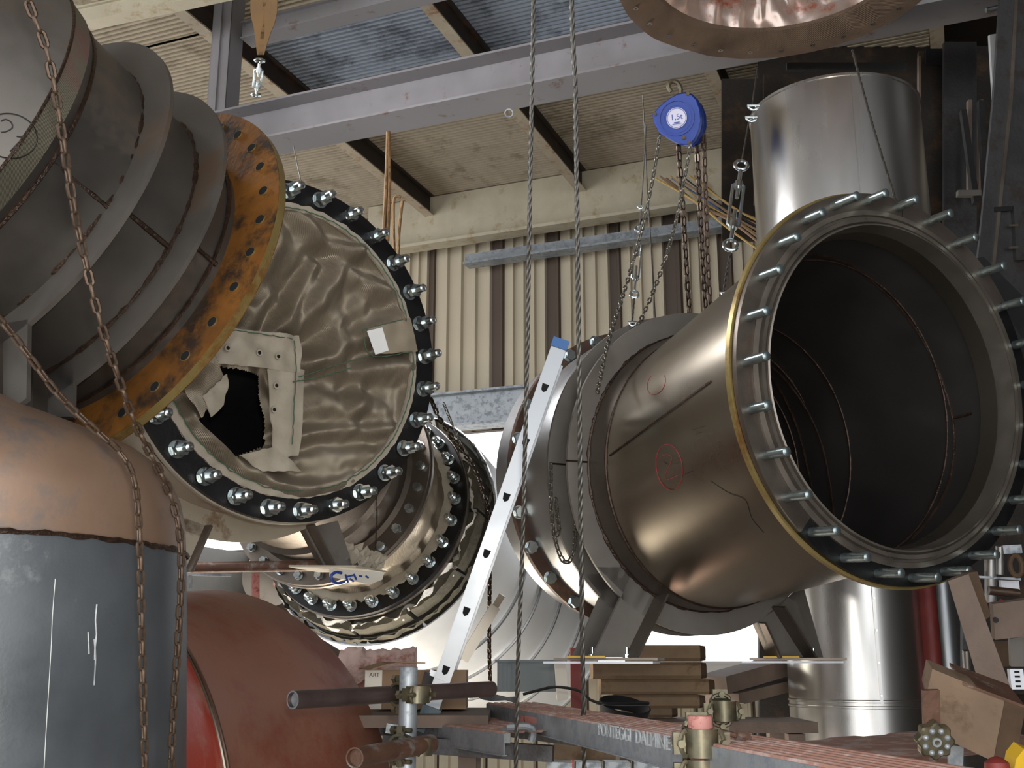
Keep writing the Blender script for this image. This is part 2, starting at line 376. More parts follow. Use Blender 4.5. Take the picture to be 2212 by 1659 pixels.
# ---- joists and deck panels overhead
def joist_s(px, py): p = onz(px, py, CAM.z + zc - .2) - CAM; return p.dot(RV)
sJ = [joist_s(968, 500), joist_s(1295, 460)]; dJ = sJ[1] - sJ[0]
js = [sJ[0] + dJ * k for k in range(-3, 4)]
for i, s in enumerate(js):
    m = MB(); m.cur = 1; z0 = zc - .2
    m.box(rp(4.4, s, z0 + .006), RU * 4.5, RV * .045, UP * .006); m.cur = 0
    m.box(rp(4.4, s, z0 + .1), RU * 4.5, RV * .005, UP * .09); m.box(rp(4.4, s, z0 + .195), RU * 4.5, RV * .045, UP * .006)
    nm = ['steel joist overhead, out of view at far left', 'steel joist overhead crossing the top left corner', 'steel joist with pale lower flange running behind the hanging brown sling', 'steel joist with dark web ending above the long beige rail, left of both tall cables', 'steel joist crossed by both tall cables', 'steel joist overhead, behind the blue hoist', 'steel joist overhead behind the tall stainless duct'][i]
    solo('ceiling_joist', m, ['joist_dark', 'joist_flange'], nm, 'joist', 'steel joists carrying the roof deck', smooth=0)
deck = bpy.data.objects.get('ceiling')
def deckpanel(s0, s1, u0, u1, mname):
    m = MB(); n = int((u1 - u0) / .045); pr = []
    for k in range(n):
        a = u0 + (u1 - u0) * k / n; b = (u1 - u0) / n
        pr += [(a, 0), (a + b * .45, 0), (a + b * .55, .02), (a + b * .9, .02)]
    pr.append((u1, 0)); A = [rp(u, s0, zc + z) for u, z in pr]; B = [rp(u, s1, zc + z) for u, z in pr]; n = len(pr)
    m.add(A + B, [(i, i + 1, n + i + 1, n + i) for i in range(n - 1)]); return child(deck, 'deck_panel', m, mname, smooth=0)
for i in range(len(js) - 1):
    cuts = [.6, 2.6, 4.2, 5.6, 7.0, 8.97]
    for k in range(len(cuts) - 1):
        blue = i in (3, 4) and k == 3
        deckpanel(js[i] + .01, js[i + 1] - .01, cuts[k] + .01, cuts[k + 1] - .015, 'deck_blue' if blue else 'deck_tan')
# ---- big H beam
DB = 5.3
def beamz(py, D): return wallsz(1106, py, D)[1]
hb0 = beamz(237, DB + .12); hb1 = beamz(100, DB - .12)
m = MB(); wbox(m, -4.4, 2.95, hb0, hb0 + .014, DB - .12, DB + .12); wbox(m, -4.4, 2.95, hb0 + .014, hb1 - .014, DB - .006, DB + .006); wbox(m, -4.4, 2.95, hb1 - .014, hb1, DB - .12, DB + .12)
for k in (-1, 1):
    wbox(m, -4.4, 2.95, hb0 + .014, hb0 + .028, DB - .012 if k < 0 else DB, DB if k < 0 else DB + .012)
solo('crane_beam', m, 'beam_grey', 'long grey steel H beam crossing under the roof from left to right', 'beam', smooth=0)
# post standing on the beam
ps = wallsz(482, 220, DB)[0]
m = MB(); z1 = zc + .2
wbox(m, ps - .07, ps + .07, hb1, z1, DB - .07, DB - .06); wbox(m, ps - .07, ps - .06, hb1, z1, DB - .07, DB + .07); wbox(m, ps + .06, ps + .07, hb1, z1, DB - .07, DB + .07); wbox(m, ps - .006, ps + .006, hb1, z1, DB - .085, DB - .07)
solo('steel_post', m, 'beam_grey', 'grey steel post standing on the long beam, left of the brown sling', 'post', smooth=0)
# cross beams upper left
def zbeam(name, label, a, b, z, wd, ht, mname, cat='beam'):
    p, q = onz(a[0], a[1], CAM.z + z), onz(b[0], b[1], CAM.z + z); d = (q - p).normalized(); p -= d * .1; q += d * .8
    m = MB(); m.bar(p + UP * ht / 2, q + UP * ht / 2, wd, ht); m.bar(p + UP * (ht + .006), q + UP * (ht + .006), wd * 1.5, .012); m.bar(p + UP * .0, q + UP * .0, wd * 1.3, .01)
    return solo(name, m, mname, label, cat, smooth=0)
zbeam('cross_beam', 'pale beige beam in the top left corner under the roof', (110, 72), (430, 3), zc - .34, .075, .1, 'beam_cream')
zbeam('cross_beam', 'dark grey beam crossing under the blue-grey deck behind the brown sling', (560, 85), (860, 10), zc - .33, .1, .1, 'beam_grey')
m = MB(); a, b = onz(150, 8, CAM.z + zc - .1), onz(215, 20, CAM.z + zc - .1); m.bar(a, b, .1, .05); solo('roof_bracket', m, 'beam_cream', 'short pale bracket at the top left corner above the beige beam', 'bracket')
# ================================================================ BIG DUCTS
NL = N(.48, -.495, .725)
def legplate(t, name, poly, p0, n, th, mname, strip=None, smat='steel_brown', label=None):
    m = MB(); m.prism([onp(x, y, p0, n) for x, y in poly], n, th); o = t.part(name, m, mname, label, smooth=0); return o
def strut(t, a, b, p0, n, wd, mname):
    m = MB(); A, B = onp(*a, p0, n), onp(*b, p0, n); d = B - A; sd = d.cross(n).normalized()
    m.box((A + B) / 2 + V(n) * 0, d / 2, V(n) * wd / 2, sd * .005); return t.part('leg_rib', m, mname, smooth=0)
def boltset(t, c, n, R, cnt, a0, stud, nutr=.021, sh=.0115, out=.07, nuts=True, back=.02, matn='zinc', heads=False, skip=(), vary=0., bottom=None):
    """n points away from the flange face, the way the bolts stick out"""
    x, y = frame(n)
    m = MB(); m.cyl((0, 0, -back), (0, 0, out), sh, 14); m.cyl((0, 0, out), (0, 0, out + .003), sh, 14, r2=sh * .75); sm = m.mesh('stud', matn, smooth=40)
    nm = hexmesh(nutr, .022, matn); m = MB(); m.cyl((0, 0, 0), (0, 0, .004), nutr * 1.15, 20); wm = m.mesh('washer', matn)
    for k in range(cnt):
        if k in skip: continue
        a = math.radians(a0 + 360 * k / cnt); p = V(c) + (x * math.cos(a) + y * math.sin(a)) * R
        M = mat4(p + V(n) * (random.uniform(-vary, vary)), n)
        o = t.inst(stud, sm, M)
        if nuts:
            t.inst('washer', wm, Matrix.Translation((0, 0, .001)), parent=o)
            t.inst('nut', nm, Matrix.Translation((0, 0, .006)) @ Matrix.Rotation(random.random(), 4, 'Z'), parent=o)
            if not heads: t.inst('nut', nm, Matrix.Translation((0, 0, .029)) @ Matrix.Rotation(random.random(), 4, 'Z'), parent=o)
# ---------------- left mitred duct with two support fins and an orange flange
cf1 = W(18, 435, 2.92); cf2 = cf1 + NL * .2; cof = cf2 + NL * .157; RF = .55; RP = .455
t = Thing('exhaust_duct', 'large grey mitred duct at upper left with two fins and a rusty orange end flange', 'duct', cf1)
# shell: straight barrel then bending away to the left
sec = []
d = -NL; c = cof + NL * .0
m = MB(); m.lathe(cof, -NL, [(0, RP - .012), (0, RP), (.53, RP + .012), (.53, RP - .01)], 96); t.part('barrel', m, 'steel_left')
b0 = cof - NL * .53
m = MB()
d1 = (-NL + CR * -.02).normalized(); d2 = (-NL * .45 + CR * -.85).normalized(); d3 = -CR
b1 = b0 + d1 * .022; b2 = b1 + d1 * .062; b3 = b2 + d2 * .6; b4 = b3 + d3 * 1.2
def secring(c, dd, r, ref=frame(NL)):
    x = ref[0] - dd * ref[0].dot(dd); x.normalize(); y = dd.cross(x).normalized()
    if y.dot(ref[1]) < 0: y = -y
    return [V(c) + (x * math.cos(2 * math.pi * k / 96) + y * math.sin(2 * math.pi * k / 96)) * r for k in range(96)]
n01 = (NL * -1 + d1 * .25).normalized()
m.ring([secring(b0, -NL, RP + .012), secring(b1, d1, RP + .03)], caps=(0, 0)); mseg = t.part('mitre_segment', m, 'steel_left')
m = MB(); m.ring([secring(b1, d1, RP + .031), secring(b2, d1, RP + .045)], caps=(0, 0)); gz = t.part('gauze_band', m, 'gauze', 'woven gauze wrap with reddish streaks')
m = MB(); m.ring([secring(b2, d1, RP + .044), secring(b3, d2, RP + .06), secring(b4, d3, RP + .06)], caps=(0, 0)); elb = t.part('elbow_segment', m, 'fin_steel')
m = MB(); m.tube(secring(b0, -NL, RP + .013), .007, 6, closed=True); t.part('weld_seam', m, 'weld')
m = MB(); m.tube(secring(b2, d1, RP + .045), .004, 6, closed=True); t.part('weld_seam', m, 'weld')
for cc, sgn in ((cf1, 1), (cf2, 1)):
    m = MB(); m.annulus(cc, NL, RP, RF, .012, 96); t.part('stiffener_fin', m, 'fin_steel', smooth=30)
    m = MB(); bead(m, cc - NL * .004, NL, RP + .004, .006, rough=.6); t.part('weld_seam', m, 'weld')
m = MB(); bead(m, cof - NL * .03, NL, RP + .005, .006); t.part('weld_seam', m, 'weld')
# stitched longitudinal joins between the fins
for cc, L, px, py in ((cf1 - NL * .17, .17, 250, 350), (cf2 - NL * .2, .2, 320, 430), (cf2, .14, 410, 500)):
    x, y = frame(NL); q = onp(px, py, cc, NL) - cc; q = q - NL * q.dot(NL); q.normalize()
    m = MB(); m.tube([cc + q * (RP + .006) + NL * (L * k / 8) for k in range(9)], [.007 + random.uniform(-.002, .002) for _ in range(9)], 6); t.part('weld_seam', m, 'weld')
OF1 = .64
m = MB(); m.annulus(cof, NL, RP - .01, .605, .03, 120); me_fl = t.part('flange', m, ['flange_orange'], 'rusty orange bolting flange with empty bolt holes')
m = MB(); m.annulus(cof + NL * .003, NL, .6051, .6062, .024, 120); t.part('flange_rim', m, 'flange_rim')
# bolt holes in the flange face: flat dark discs, each with a brighter lip ring
hm = MB(); hm.annulus((0, 0, -.0015), (0, 0, 1), .0125, .0155, .003, 20); hmm = hm.mesh('hole_lip', 'flange_rim'); hm2 = MB(); hm2.cyl((0, 0, -.001), (0, 0, .002), .014, 20); hmv = hm2.mesh('bolt_hole', 'void')
x, y = frame(NL)
for k in range(32):
    a = 2 * math.pi * (k + .3) / 32; p = cof + (x * math.cos(a) + y * math.sin(a)) * .553 - NL * .0015
    o = t.inst('bolt_hole', hmv, mat4(p, -NL)); t.inst('hole_lip', hmm, Matrix.Identity(4), parent=o)
# feet of the two fins
legplate(t, 'leg', [(2, 700), (60, 690), (57, 860), (2, 900)], cf1, NL, .012, 'fin_steel')
legplate(t, 'leg', [(98, 748), (160, 758), (156, 900), (98, 900)], cf2, NL, .012, 'fin_steel')
strut(t, (101, 750), (99, 900), cf2, NL, .09, 'steel_brown'); strut(t, (3, 700), (3, 890), cf1, NL, .09, 'steel_brown')
# handwriting on the elbow: circled 21, drawn just above the surface
def draw_on(t, polys, surf, matn, r=.0016, name='handwriting', label=None, lift=.001):
    deps = bpy.context.evaluated_depsgraph_get(); deps.update(); surfs = surf if isinstance(surf, list) else [surf]
    m = MB()
    for pl in polys:
        pts = []
        for px, py in pl:
            rr = ray(px, py).normalized(); hs = [h for h in (q.ray_cast(CAM - V(t.off), rr) for q in surfs) if h[0]]
            if not hs: continue
            ok, loc, nn, _ = min(hs, key=lambda h: (h[1] + V(t.off) - CAM).length)
            if ok:
                if nn.dot(rr) > 0: nn = -nn
                pts.append(loc + V(t.off) + nn * lift)
        if len(pts) > 1:
            pts = spline(pts, .01); m.tube(pts, r, 5)
    if m.v: return t.part(name, m, matn, label)
def ell(cx, cy, a, b, rot=0, n=28, a0=0, a1=360):
    out = []
    for k in range(n + 1):
        q = math.radians(a0 + (a1 - a0) * k / n); X, Y = a * math.cos(q), b * math.sin(q); r = math.radians(rot)
        out.append((cx + X * math.cos(r) - Y * math.sin(r), cy + X * math.sin(r) + Y * math.cos(r)))
    return out
draw_on(t, [ell(20, 294, 60, 48, 10), [(2, 262), (12, 258), (24, 264), (27, 276), (14, 284), (2, 286)], [(36, 295), (46, 296), (55, 292), (40, 308), (22, 327)]], [elb, gz, mseg], 'ink_black', .0016, 'handwriting', 'black circled 21 in marker')
# ---------------- lower-left vertical duct with rounded shoulder
DE = 2.5
outer = [(385, 2400), (385, 1659), (386, 1400), (385, 1190)] + [(382, 1120), (372, 1070), (352, 1028), (322, 992), (285, 965), (240, 946), (180, 922), (100, 892), (0, 850), (-250, 740), (-700, 540)]
def eloft(pts, inner, ry, seg=72):
    rings = []
    for (a, b) in zip(pts, inner):
        A, B = W(a[0], a[1], DE), W(b[0], b[1], DE); c = (A + B) / 2; h = (A - B) / 2; yy = (CF.cross(h)).normalized().cross(h).normalized() * -1
        yy = V((0, 1, 0)); rings.append([c + h * math.cos(2 * math.pi * k / seg) + yy * ry * math.sin(2 * math.pi * k / seg) for k in range(seg)])
    return rings
inn = [(-640, 2400), (-640, 1659), (-640, 1400), (-640, 1190)] + [(-640, 1190)] * 9 + [(-760, 1400), (-900, 1700)]
t = Thing('exhaust_duct', 'blue-grey steel duct rising at lower left with rounded rusty shoulder and weld bead', 'duct', V((W(-120, 1600, DE).x, W(-120, 1600, DE).y, 0)))
R = eloft(outer, inn, .5)
m = MB(); m.ring(R[:4], caps=(0, 0)); low = t.part('lower_shell', m, 'steel_blue')
m = MB(); m.ring(R[3:], caps=(0, 0)); t.part('shoulder', m, 'rust_light', 'rust tinted rounded shoulder')
m = MB(); rg = eloft([(386, 1190)], [(-640, 1190)], .503, 200)[0]; m.tube([p + V((0, 0, random.uniform(-.002, .002))) for p in rg], [random.uniform(.004, .008) for _ in rg], 6, closed=True); t.part('weld_seam', m, 'weld')
draw_on(t, [[(121, 1150), (119, 1250), (113, 1330), (110, 1400), (104, 1500), (98, 1600), (95, 1659)]], low, 'ink_white', .0009, 'chalk_line', 'thin white vertical scribe line')
draw_on(t, [[(209, 1305), (206, 1340), (208, 1370), (205, 1400), (204, 1425)], [(190, 1365), (191, 1385), (192, 1412)], [(203, 1380), (206, 1420), (203, 1480)]], low, 'galv', .002, 'scratch', 'pale scratches', lift=.0005)
# ---------------- rust-red duct bottom left
n1 = N(.72, -.05, .69); n2 = N(.42, -.05, .9)
t = Thing('exhaust_duct', 'rust-red primed duct bottom left behind the blue-grey duct with bright red band', 'duct', V((W(350, 1700, 3.3).x, W(350, 1700, 3.3).y, 0)))
def rng(px, py, d, n, r, seg=96):
    return [W(px, py, d) + (CU * math.cos(2 * math.pi * k / seg) + (V(n).cross(CU)).normalized() * math.sin(2 * math.pi * k / seg)) * r for k in range(seg)]
Kd = 1.12
rA = rng(300, 1700, 2.9 * Kd, n1, .47 * Kd); rB = rng(345, 1700, 3.1 * Kd, n1, .52 * Kd); rC = rng(420, 1700, 3.35 * Kd, N(.6, -.03, .8), .585 * Kd); rD = rng(488, 1700, 3.65 * Kd, n2, .645 * Kd); rE = rng(540, 1730, 4.0 * Kd, n2, .60 * Kd)
r0 = rng(215, 1700, 2.75 * Kd, n1, .485 * Kd); r00 = rng(190, 1690, 2.72 * Kd, n1, .50 * Kd)
m = MB(); m.ring([r00, r0, rA], caps=(0, 0)); t.part('red_band', m, 'primer_red', 'bright red primed band')
m = MB(); m.ring([rA, rB, rC, rD, rE], caps=(0, 0)); t.part('shell', m, 'primer_rust')
m = MB(); m.tube(rA, .006, 8, closed=True); m.tube([p + CR * .012 for p in rA], .004, 6, closed=True); t.part('bead', m, 'steel_satin')
# ---------------- centre-left duct with the black flange and cloth cover
cL = W(636, 752, 4.1); nL = N(-.66, -.134, .739); RL = .64
t = TL = Thing('exhaust_duct', 'duct with black bolted flange closed by a wrinkled beige cloth cover, centre left', 'duct', cL)
m = MB(); m.annulus(cL, nL, .535, RL, .03, 120); t.part('flange', m, 'black_flange', 'black flange ring')
m = MB(); m.annulus(cL + nL * .03, nL, .56, RL + .006, .022, 120); t.part('flange', m, 'plate_cream', 'pale steel counter flange')
m = MB(); m.lathe(cL, nL, [(.03, .55), (.05, .585), (.42, .60), (.42, .575), (.05, .56)], 96); t.part('barrel', m, 'plate_cream')
m = MB(); m.lathe(cL, nL, [(.42, .6), (.7, .59), (.7, .57)], 96); t.part('barrel', m, 'steel_satin')
m = MB(); m.annulus(cL + nL * .15, nL, .58, .606, .012, 96); t.part('ring_bead', m, 'weld')
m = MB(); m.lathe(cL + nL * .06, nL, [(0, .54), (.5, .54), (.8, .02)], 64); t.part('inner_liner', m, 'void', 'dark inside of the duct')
pL = cL + nL * .36
m = MB(); m.annulus(pL, nL, .58, .70, .012, 96); t.part('support_ring', m, 'plate_cream')
m = MB(); bead(m, pL - nL * .004, nL, .603, .008, 60, 120, .6, 40); t.part('weld_seam', m, 'weld')
legplate(t, 'leg', [(372, 1110), (452, 1138), (420, 1232), (390, 1234)], pL, nL, .012, 'plate_cream')
legplate(t, 'leg', [(661, 1142), (730, 1125), (765, 1228), (706, 1228)], pL, nL, .012, 'plate_grey')
strut(t, (445, 1136), (402, 1234), pL, nL, .1, 'steel_brown'); strut(t, (662, 1135), (710, 1228), pL, nL, .12, 'steel_brown')
boltset(t, cL, -nL, .597, 28, 7.2, 'bolt', nutr=.028, sh=.0165, out=.098, vary=.006)
# cloth cover
xL, yL = frame(nL)
hole = [(452, 788), (520, 792), (578, 806), (568, 850), (575, 900), (582, 962), (545, 975), (508, 988), (465, 955), (428, 910), (470, 870), (455, 830)]
def inpoly(p, poly):
    c = False; j = len(poly) - 1
    for i in range(len(poly)):
        if ((poly[i][1] > p[1]) != (poly[j][1] > p[1])) and p[0] < (poly[j][0] - poly[i][0]) * (p[1] - poly[i][1]) / (poly[j][1] - poly[i][1]) + poly[i][0]: c = not c
        j = i
    return c
pc = cL - nL * .002
def toL(px, py): q = onp(px, py, pc, nL) - pc; return (q.dot(xL), q.dot(yL))
holeL = [toL(*p) for p in hole]
folds = [[(900, 790), (760, 800), (640, 775)], [(640, 700), (700, 640), (760, 560), (800, 520)], [(600, 720), (640, 660), (690, 570)], [(650, 830), (740, 860), (830, 900)], [(600, 960), (700, 930), (850, 930)], [(620, 800), (760, 745), (860, 690)],
         [(420, 900), (520, 1010), (640, 1060), (760, 1050)], [(780, 600), (850, 640), (880, 720)], [(560, 470), (600, 520), (560, 600)], [(640, 1000), (730, 1010), (800, 990)], [(500, 640), (560, 665), (600, 640)], [(560, 690), (520, 650), (480, 660)], [(640, 460), (700, 520), (770, 545)], [(690, 640), (740, 700), (740, 760)], [(700, 880), (760, 900), (790, 850)]]
fl = []
for k, f in enumerate(folds):
    P = [V(toL(*p)) for p in f]
    fl.append((P, [.028, .03, .026, .02, .022, .026, .03, .024, .02, .016, .018, .016, .02, .02, .018][k], random.uniform(.022, .05)))
def cloth_h(x, y):
    p = V((x, y)); r = p.length; h = 0
    for P, a, s in fl:
        dm = 9
        for A, B in zip(P[:-1], P[1:]):
            u = B - A; tt = max(0, min(1, (p - A).dot(u) / u.length_squared)); dd = (p - A - u * tt).length; dm = min(dm, dd)
        h += 1.25 * a * (math.exp(-(dm / s) ** 2) - .5 * math.exp(-((dm - 1.9 * s) / s) ** 2))
    h += .022 * noise.noise(V((x * 5, y * 5, 3.1))) + .016 * noise.noise(V((x * 13 + 4, y * 9, 7))) + .005 * noise.noise(V((x * 30, y * 26, 1)))
    h -= .045 * (1 - (r / .55) ** 2)
    return h * min(1, (.553 - r) / .05 + .1)
m = MB(); NR, NA = 90, 240; idx = {}; vs = []; fs = []
for i in range(NR + 1):
    for k in range(NA):
        a = 2 * math.pi * k / NA; r = .552 * (i / NR) ** .8; rr = r
        if i == NR: rr = .552 + .008 * noise.noise(V((math.cos(a) * 14, math.sin(a) * 14, 0)))
        x, y = rr * math.cos(a), rr * math.sin(a); vs.append(pc + xL * x + yL * y - nL * cloth_h(x, y))
for i in range(NR):
    for k in range(NA):
        a = 2 * math.pi * (k + .5) / NA; r = .552 * ((i + .5) / NR) ** .8
        if inpoly((r * math.cos(a), r * math.sin(a)), holeL): continue
        fs.append((i * NA + k, i * NA + (k + 1) % NA, (i + 1) * NA + (k + 1) % NA, (i + 1) * NA + k))
m.add(vs, fs); t.part('cloth_cover', m, 'fabric', 'wrinkled beige woven cloth with a torn square opening', smooth=180)
def hem(radius, w_, nm, mt):
    m = MB(); ring = []
    for k in range(300):
        a = 2 * math.pi * k / 300; d = xL * math.cos(a) + yL * math.sin(a); q = .006 * noise.noise(V((math.cos(a) * 17, math.sin(a) * 17, 2)))
        z = .012 + .006 * noise.noise(V((math.cos(a) * 12, math.sin(a) * 12, 5)))
        ring.append([cL + d * (radius - w_ + q * .6) - nL * z, cL + d * (radius + q) - nL * (z * .5), cL + d * (radius + q) + nL * .002, cL + d * (radius - w_) + nL * .002])
    m.ring(ring, closed=True); return t.part(nm, m, mt, smooth=60)
hem(.553, .03, 'hem', 'fabric_hem')
m = MB(); pts = []
for k in range(260):
    a = 2 * math.pi * k / 260; r = .528 + .007 * noise.noise(V((math.cos(a) * 20, math.sin(a) * 20, 9))); d = xL * math.cos(a) + yL * math.sin(a); pts.append(cL + d * r - nL * .02)
m.tube(pts, .0022, 5, closed=True); t.part('stitching', m, 'stitch', 'green stitched thread')
def clothstrip(poly, lift, matn='fabric_hem', name='cloth_flap', label=None, n=9, amp=.022):
    """poly: four pixel corners (a,b,c,d) of a loose strip lying on the cover"""
    a, b, c_, d_ = [toL(*p) for p in poly]; m = MB(); vs = []; fs = []; nu, nv = 28, n
    for i in range(nu + 1):
        for j in range(nv + 1):
            u, v = i / nu, j / nv; x = (a[0] * (1 - u) + b[0] * u) * (1 - v) + (d_[0] * (1 - u) + c_[0] * u) * v; y = (a[1] * (1 - u) + b[1] * u) * (1 - v) + (d_[1] * (1 - u) + c_[1] * u) * v
            e = .004 * noise.noise(V((x * 40, y * 40, 0))); x += e; y += e
            vs.append(pc + xL * x + yL * y - nL * (lift + amp * noise.noise(V((x * 15, y * 15, lift * 50)))))
    for i in range(nu):
        for j in range(nv): q = i * (nv + 1) + j; fs.append((q, q + 1, q + nv + 2, q + nv + 1))
    vs2 = [p + nL * .004 for p in vs]; k0 = len(vs); m.add(vs, fs); m.add(vs2, [f[::-1] for f in fs]); return t.part(name, m, matn, label, smooth=180)
clothstrip([(432, 708), (640, 728), (638, 808), (440, 785)], .035, label='folded top strip with eyelets')
clothstrip([(568, 800), (650, 800), (640, 985), (585, 990)], .028, label='side strip with eyelets')
clothstrip([(345, 770), (450, 740), (478, 830), (425, 905)], .035, 'fabric', label='loose flap hanging at the left of the opening')
clothstrip([(425, 860), (478, 810), (470, 880), (440, 905)], .05, label='turned-up corner of the flap')
clothstrip([(508, 985), (588, 965), (640, 1020), (560, 1020)], .03, label='ragged lower edge of the opening')
clothstrip([(782, 712), (876, 690), (892, 762), (805, 768)], .034, 'fabric', 'tag_patch', amp=.003)
em = MB(); em.annulus((0, 0, 0), (0, 0, 1), .007, .012, .003, 16); eme = em.mesh('eyelet', 'fabric_hem'); ev = MB(); ev.cyl((0, 0, -.004), (0, 0, .002), .0078, 14); evm = ev.mesh('eyelet_hole', 'void')
for px, py, lf in ((492, 752, .046), (560, 762, .046), (601, 770, .046), (597, 833, .038), (592, 885, .038)):
    q = onp(px, py, pc - nL * lf, nL); o = t.inst('eyelet', eme, mat4(q, -nL)); t.inst('eyelet_hole', evm, Matrix.Identity(4), parent=o)
p4 = [onp(x, y, pc - nL * .042, nL) for x, y in ((793, 715), (826, 707), (840, 757), (811, 766))]
m = MB(); m.prism(p4, nL, .0015); t.part('paper_tag', m, 'white_tag', 'blank white paper tag', smooth=0)
for pl in ([(440, 706), (530, 716), (632, 732)], [(636, 735), (640, 800), (636, 860), (632, 960)], [(645, 815), (700, 797), (790, 770)], [(783, 712), (803, 768), (890, 760)], [(783, 712), (870, 690)], [(632, 825), (700, 812), (760, 795)]):
    m = MB(); pts = spline([onp(x, y, pc - nL * .046, nL) for x, y in pl], .012); m.tube([p + xL * random.uniform(-.002, .002) + yL * random.uniform(-.002, .002) for p in pts], .002, 5); t.part('stitching', m, 'stitch')
# foot plate with printed sheet
fp = onp(710, 1232, pL, nL)
m = MB(); m.prism([fp + V(q) for q in ((-.13, -.16, 0), (.13, -.14, 0), (.22, .12, 0), (-.06, .1, 0))], (0, 0, 1), .008); t.part('foot_plate', m, 'plate_cream', smooth=0)
solo_pts = [onp(x, y, pL - nL * .16, nL) for x, y in ((712, 1228), (830, 1236), (826, 1252), (800, 1262), (712, 1246))]
m = MB(); m.prism(solo_pts, nL, .002)
sg = Thing('plastic_sheet', 'clear plastic sheet with blue print stuck under the foot of the cloth covered duct', 'sheet', solo_pts[0]); sg.part('film', m, 'card_white', smooth=0)
# blue scribble logo: a curl and broken strokes
m = MB(); po = pL - nL * .163
m.tube(spline([onp(x, y, po, nL) for x, y in ((738, 1238), (726, 1236), (716, 1243), (718, 1254), (730, 1260), (744, 1256))], .004), .006, 6)
for a, b in (((746, 1241), (752, 1258)), ((748, 1246), (762, 1243)), ((764, 1240), (770, 1252)), ((756, 1250), (764, 1256)), ((776, 1244), (782, 1245)), ((790, 1244), (796, 1248))): m.tube([onp(*a, po, nL), onp(*b, po, nL)], .004, 5)
sg.part('blue_print', m, 'ink_blue', 'blue printed marks')
# crumpled paper at foot
m = MB(); vs = []; fs = []; q0 = onp(785, 1205, pL, nL)
for i in range(13):
    for j in range(13):
        u, v = i / 12 - .5, j / 12 - .5; h = noise.noise(V((i * .9, j * .9, 4)))
        vs.append(q0 + V((u * .17 + .03 * h, .12 * v, -.05 * u + .04 * h + (.014 if (i + j) % 3 == 0 else 0))) + UP * .07 * v)
for i in range(12):
    for j in range(12): fs.append((i * 13 + j, i * 13 + j + 1, i * 13 + j + 14, i * 13 + j + 13))
m.add(vs, fs); solo('crumpled_paper', m, 'fabric_hem', 'crumpled pale paper wrapping by the foot of the cloth covered duct', 'paper', smooth=0)
# ---------------- lower centre duct (behind): brown flange, cloth sleeve, black flange, insulation, cladding
n2 = N(.33, -.47, .82); c2 = W(784, 1100, 6.08); R2 = .6
t = Thing('exhaust_duct', 'sloping duct below centre with brown flange, cloth sleeve and torn insulation', 'duct', c2)
cb = c2 - n2 * .40
m = MB(); m.annulus(c2, n2, .50, R2, .03, 96); t.part('flange', m, 'black_flange', 'black flange ring')
m = MB(); m.annulus(c2 + n2 * .03, n2, .5, R2 + .006, .03, 96); t.part('flange', m, 'machined')
m = MB(); m.annulus(cb, n2, .44, .565, .025, 96); t.part('flange', m, 'steel_brown', 'brown flange with bolt heads')
m = MB(); m.annulus(cb + n2 * .025, n2, .44, .57, .02, 96); t.part('flange', m, 'machined')
m = MB(); m.lathe(cb, n2, [(-.8, .45), (-.02, .45), (0, .47)], 96); m.lathe(cb - n2 * .2, n2, [(0, .45), (.015, .475), (.03, .45)], 96); t.part('barrel', m, 'steel_brown')
m = MB(); rings = []
for i in range(15):
    tt = .045 + .355 * i / 14; rg = []
    for k in range(120):
        a = 2 * math.pi * k / 120; xx, yy = frame(n2); r = .455 + .035 * math.sin(math.pi * i / 14) + .012 * noise.noise(V((math.cos(a) * 8, math.sin(a) * 8, i * .25))) + (.02 if i >= 13 else 0)
        rg.append(cb + n2 * tt + (xx * math.cos(a) + yy * math.sin(a)) * r)
    rings.append(rg)
m.ring(rings, caps=(0, 0)); t.part('cloth_sleeve', m, 'fabric', smooth=180)
m = MB(); rings = []
xx, yy = frame(n2)
for k in range(240):
    a = 2 * math.pi * k / 240; d = xx * math.cos(a) + yy * math.sin(a); q = .02 * noise.noise(V((math.cos(a) * 16, math.sin(a) * 16, 8)))
    rings.append([c2 + d * .47 - n2 * .004, c2 + d * (.525 + q) - n2 * .004, c2 + d * (.52 + q) - n2 * .012, c2 + d * .47 - n2 * .016])
m.ring(rings, closed=True); t.part('sleeve_hem', m, 'fabric_hem')
boltset(t, c2, -n2, .548, 28, 3, 'bolt', nutr=.027, sh=.017, out=.075, vary=.003)
boltset(t, cb, -n2, .52, 28, 5, 'bolt', nutr=.02, sh=.0145, out=.012, heads=True)
def wooly(c, n, t0, t1, r, amp, fr, seg=150, nt=12, seed=0):
    m = MB(); rings = []
    for i in range(nt + 1):
        tt = t0 + (t1 - t0) * i / nt; rg = []
        for k in range(seg):
            a = 2 * math.pi * k / seg; q = amp * (noise.noise(V((math.cos(a) * fr + seed, math.sin(a) * fr, tt * fr * 2))) + .6 * noise.noise(V((math.cos(a) * fr * 3, math.sin(a) * fr * 3 + seed, tt * fr * 6))))
            rg.append(V(c) + V(n) * tt + (xx * math.cos(a) + yy * math.sin(a)) * (r + q))
        rings.append(rg)
    m.ring(rings, caps=(0, 0)); return m
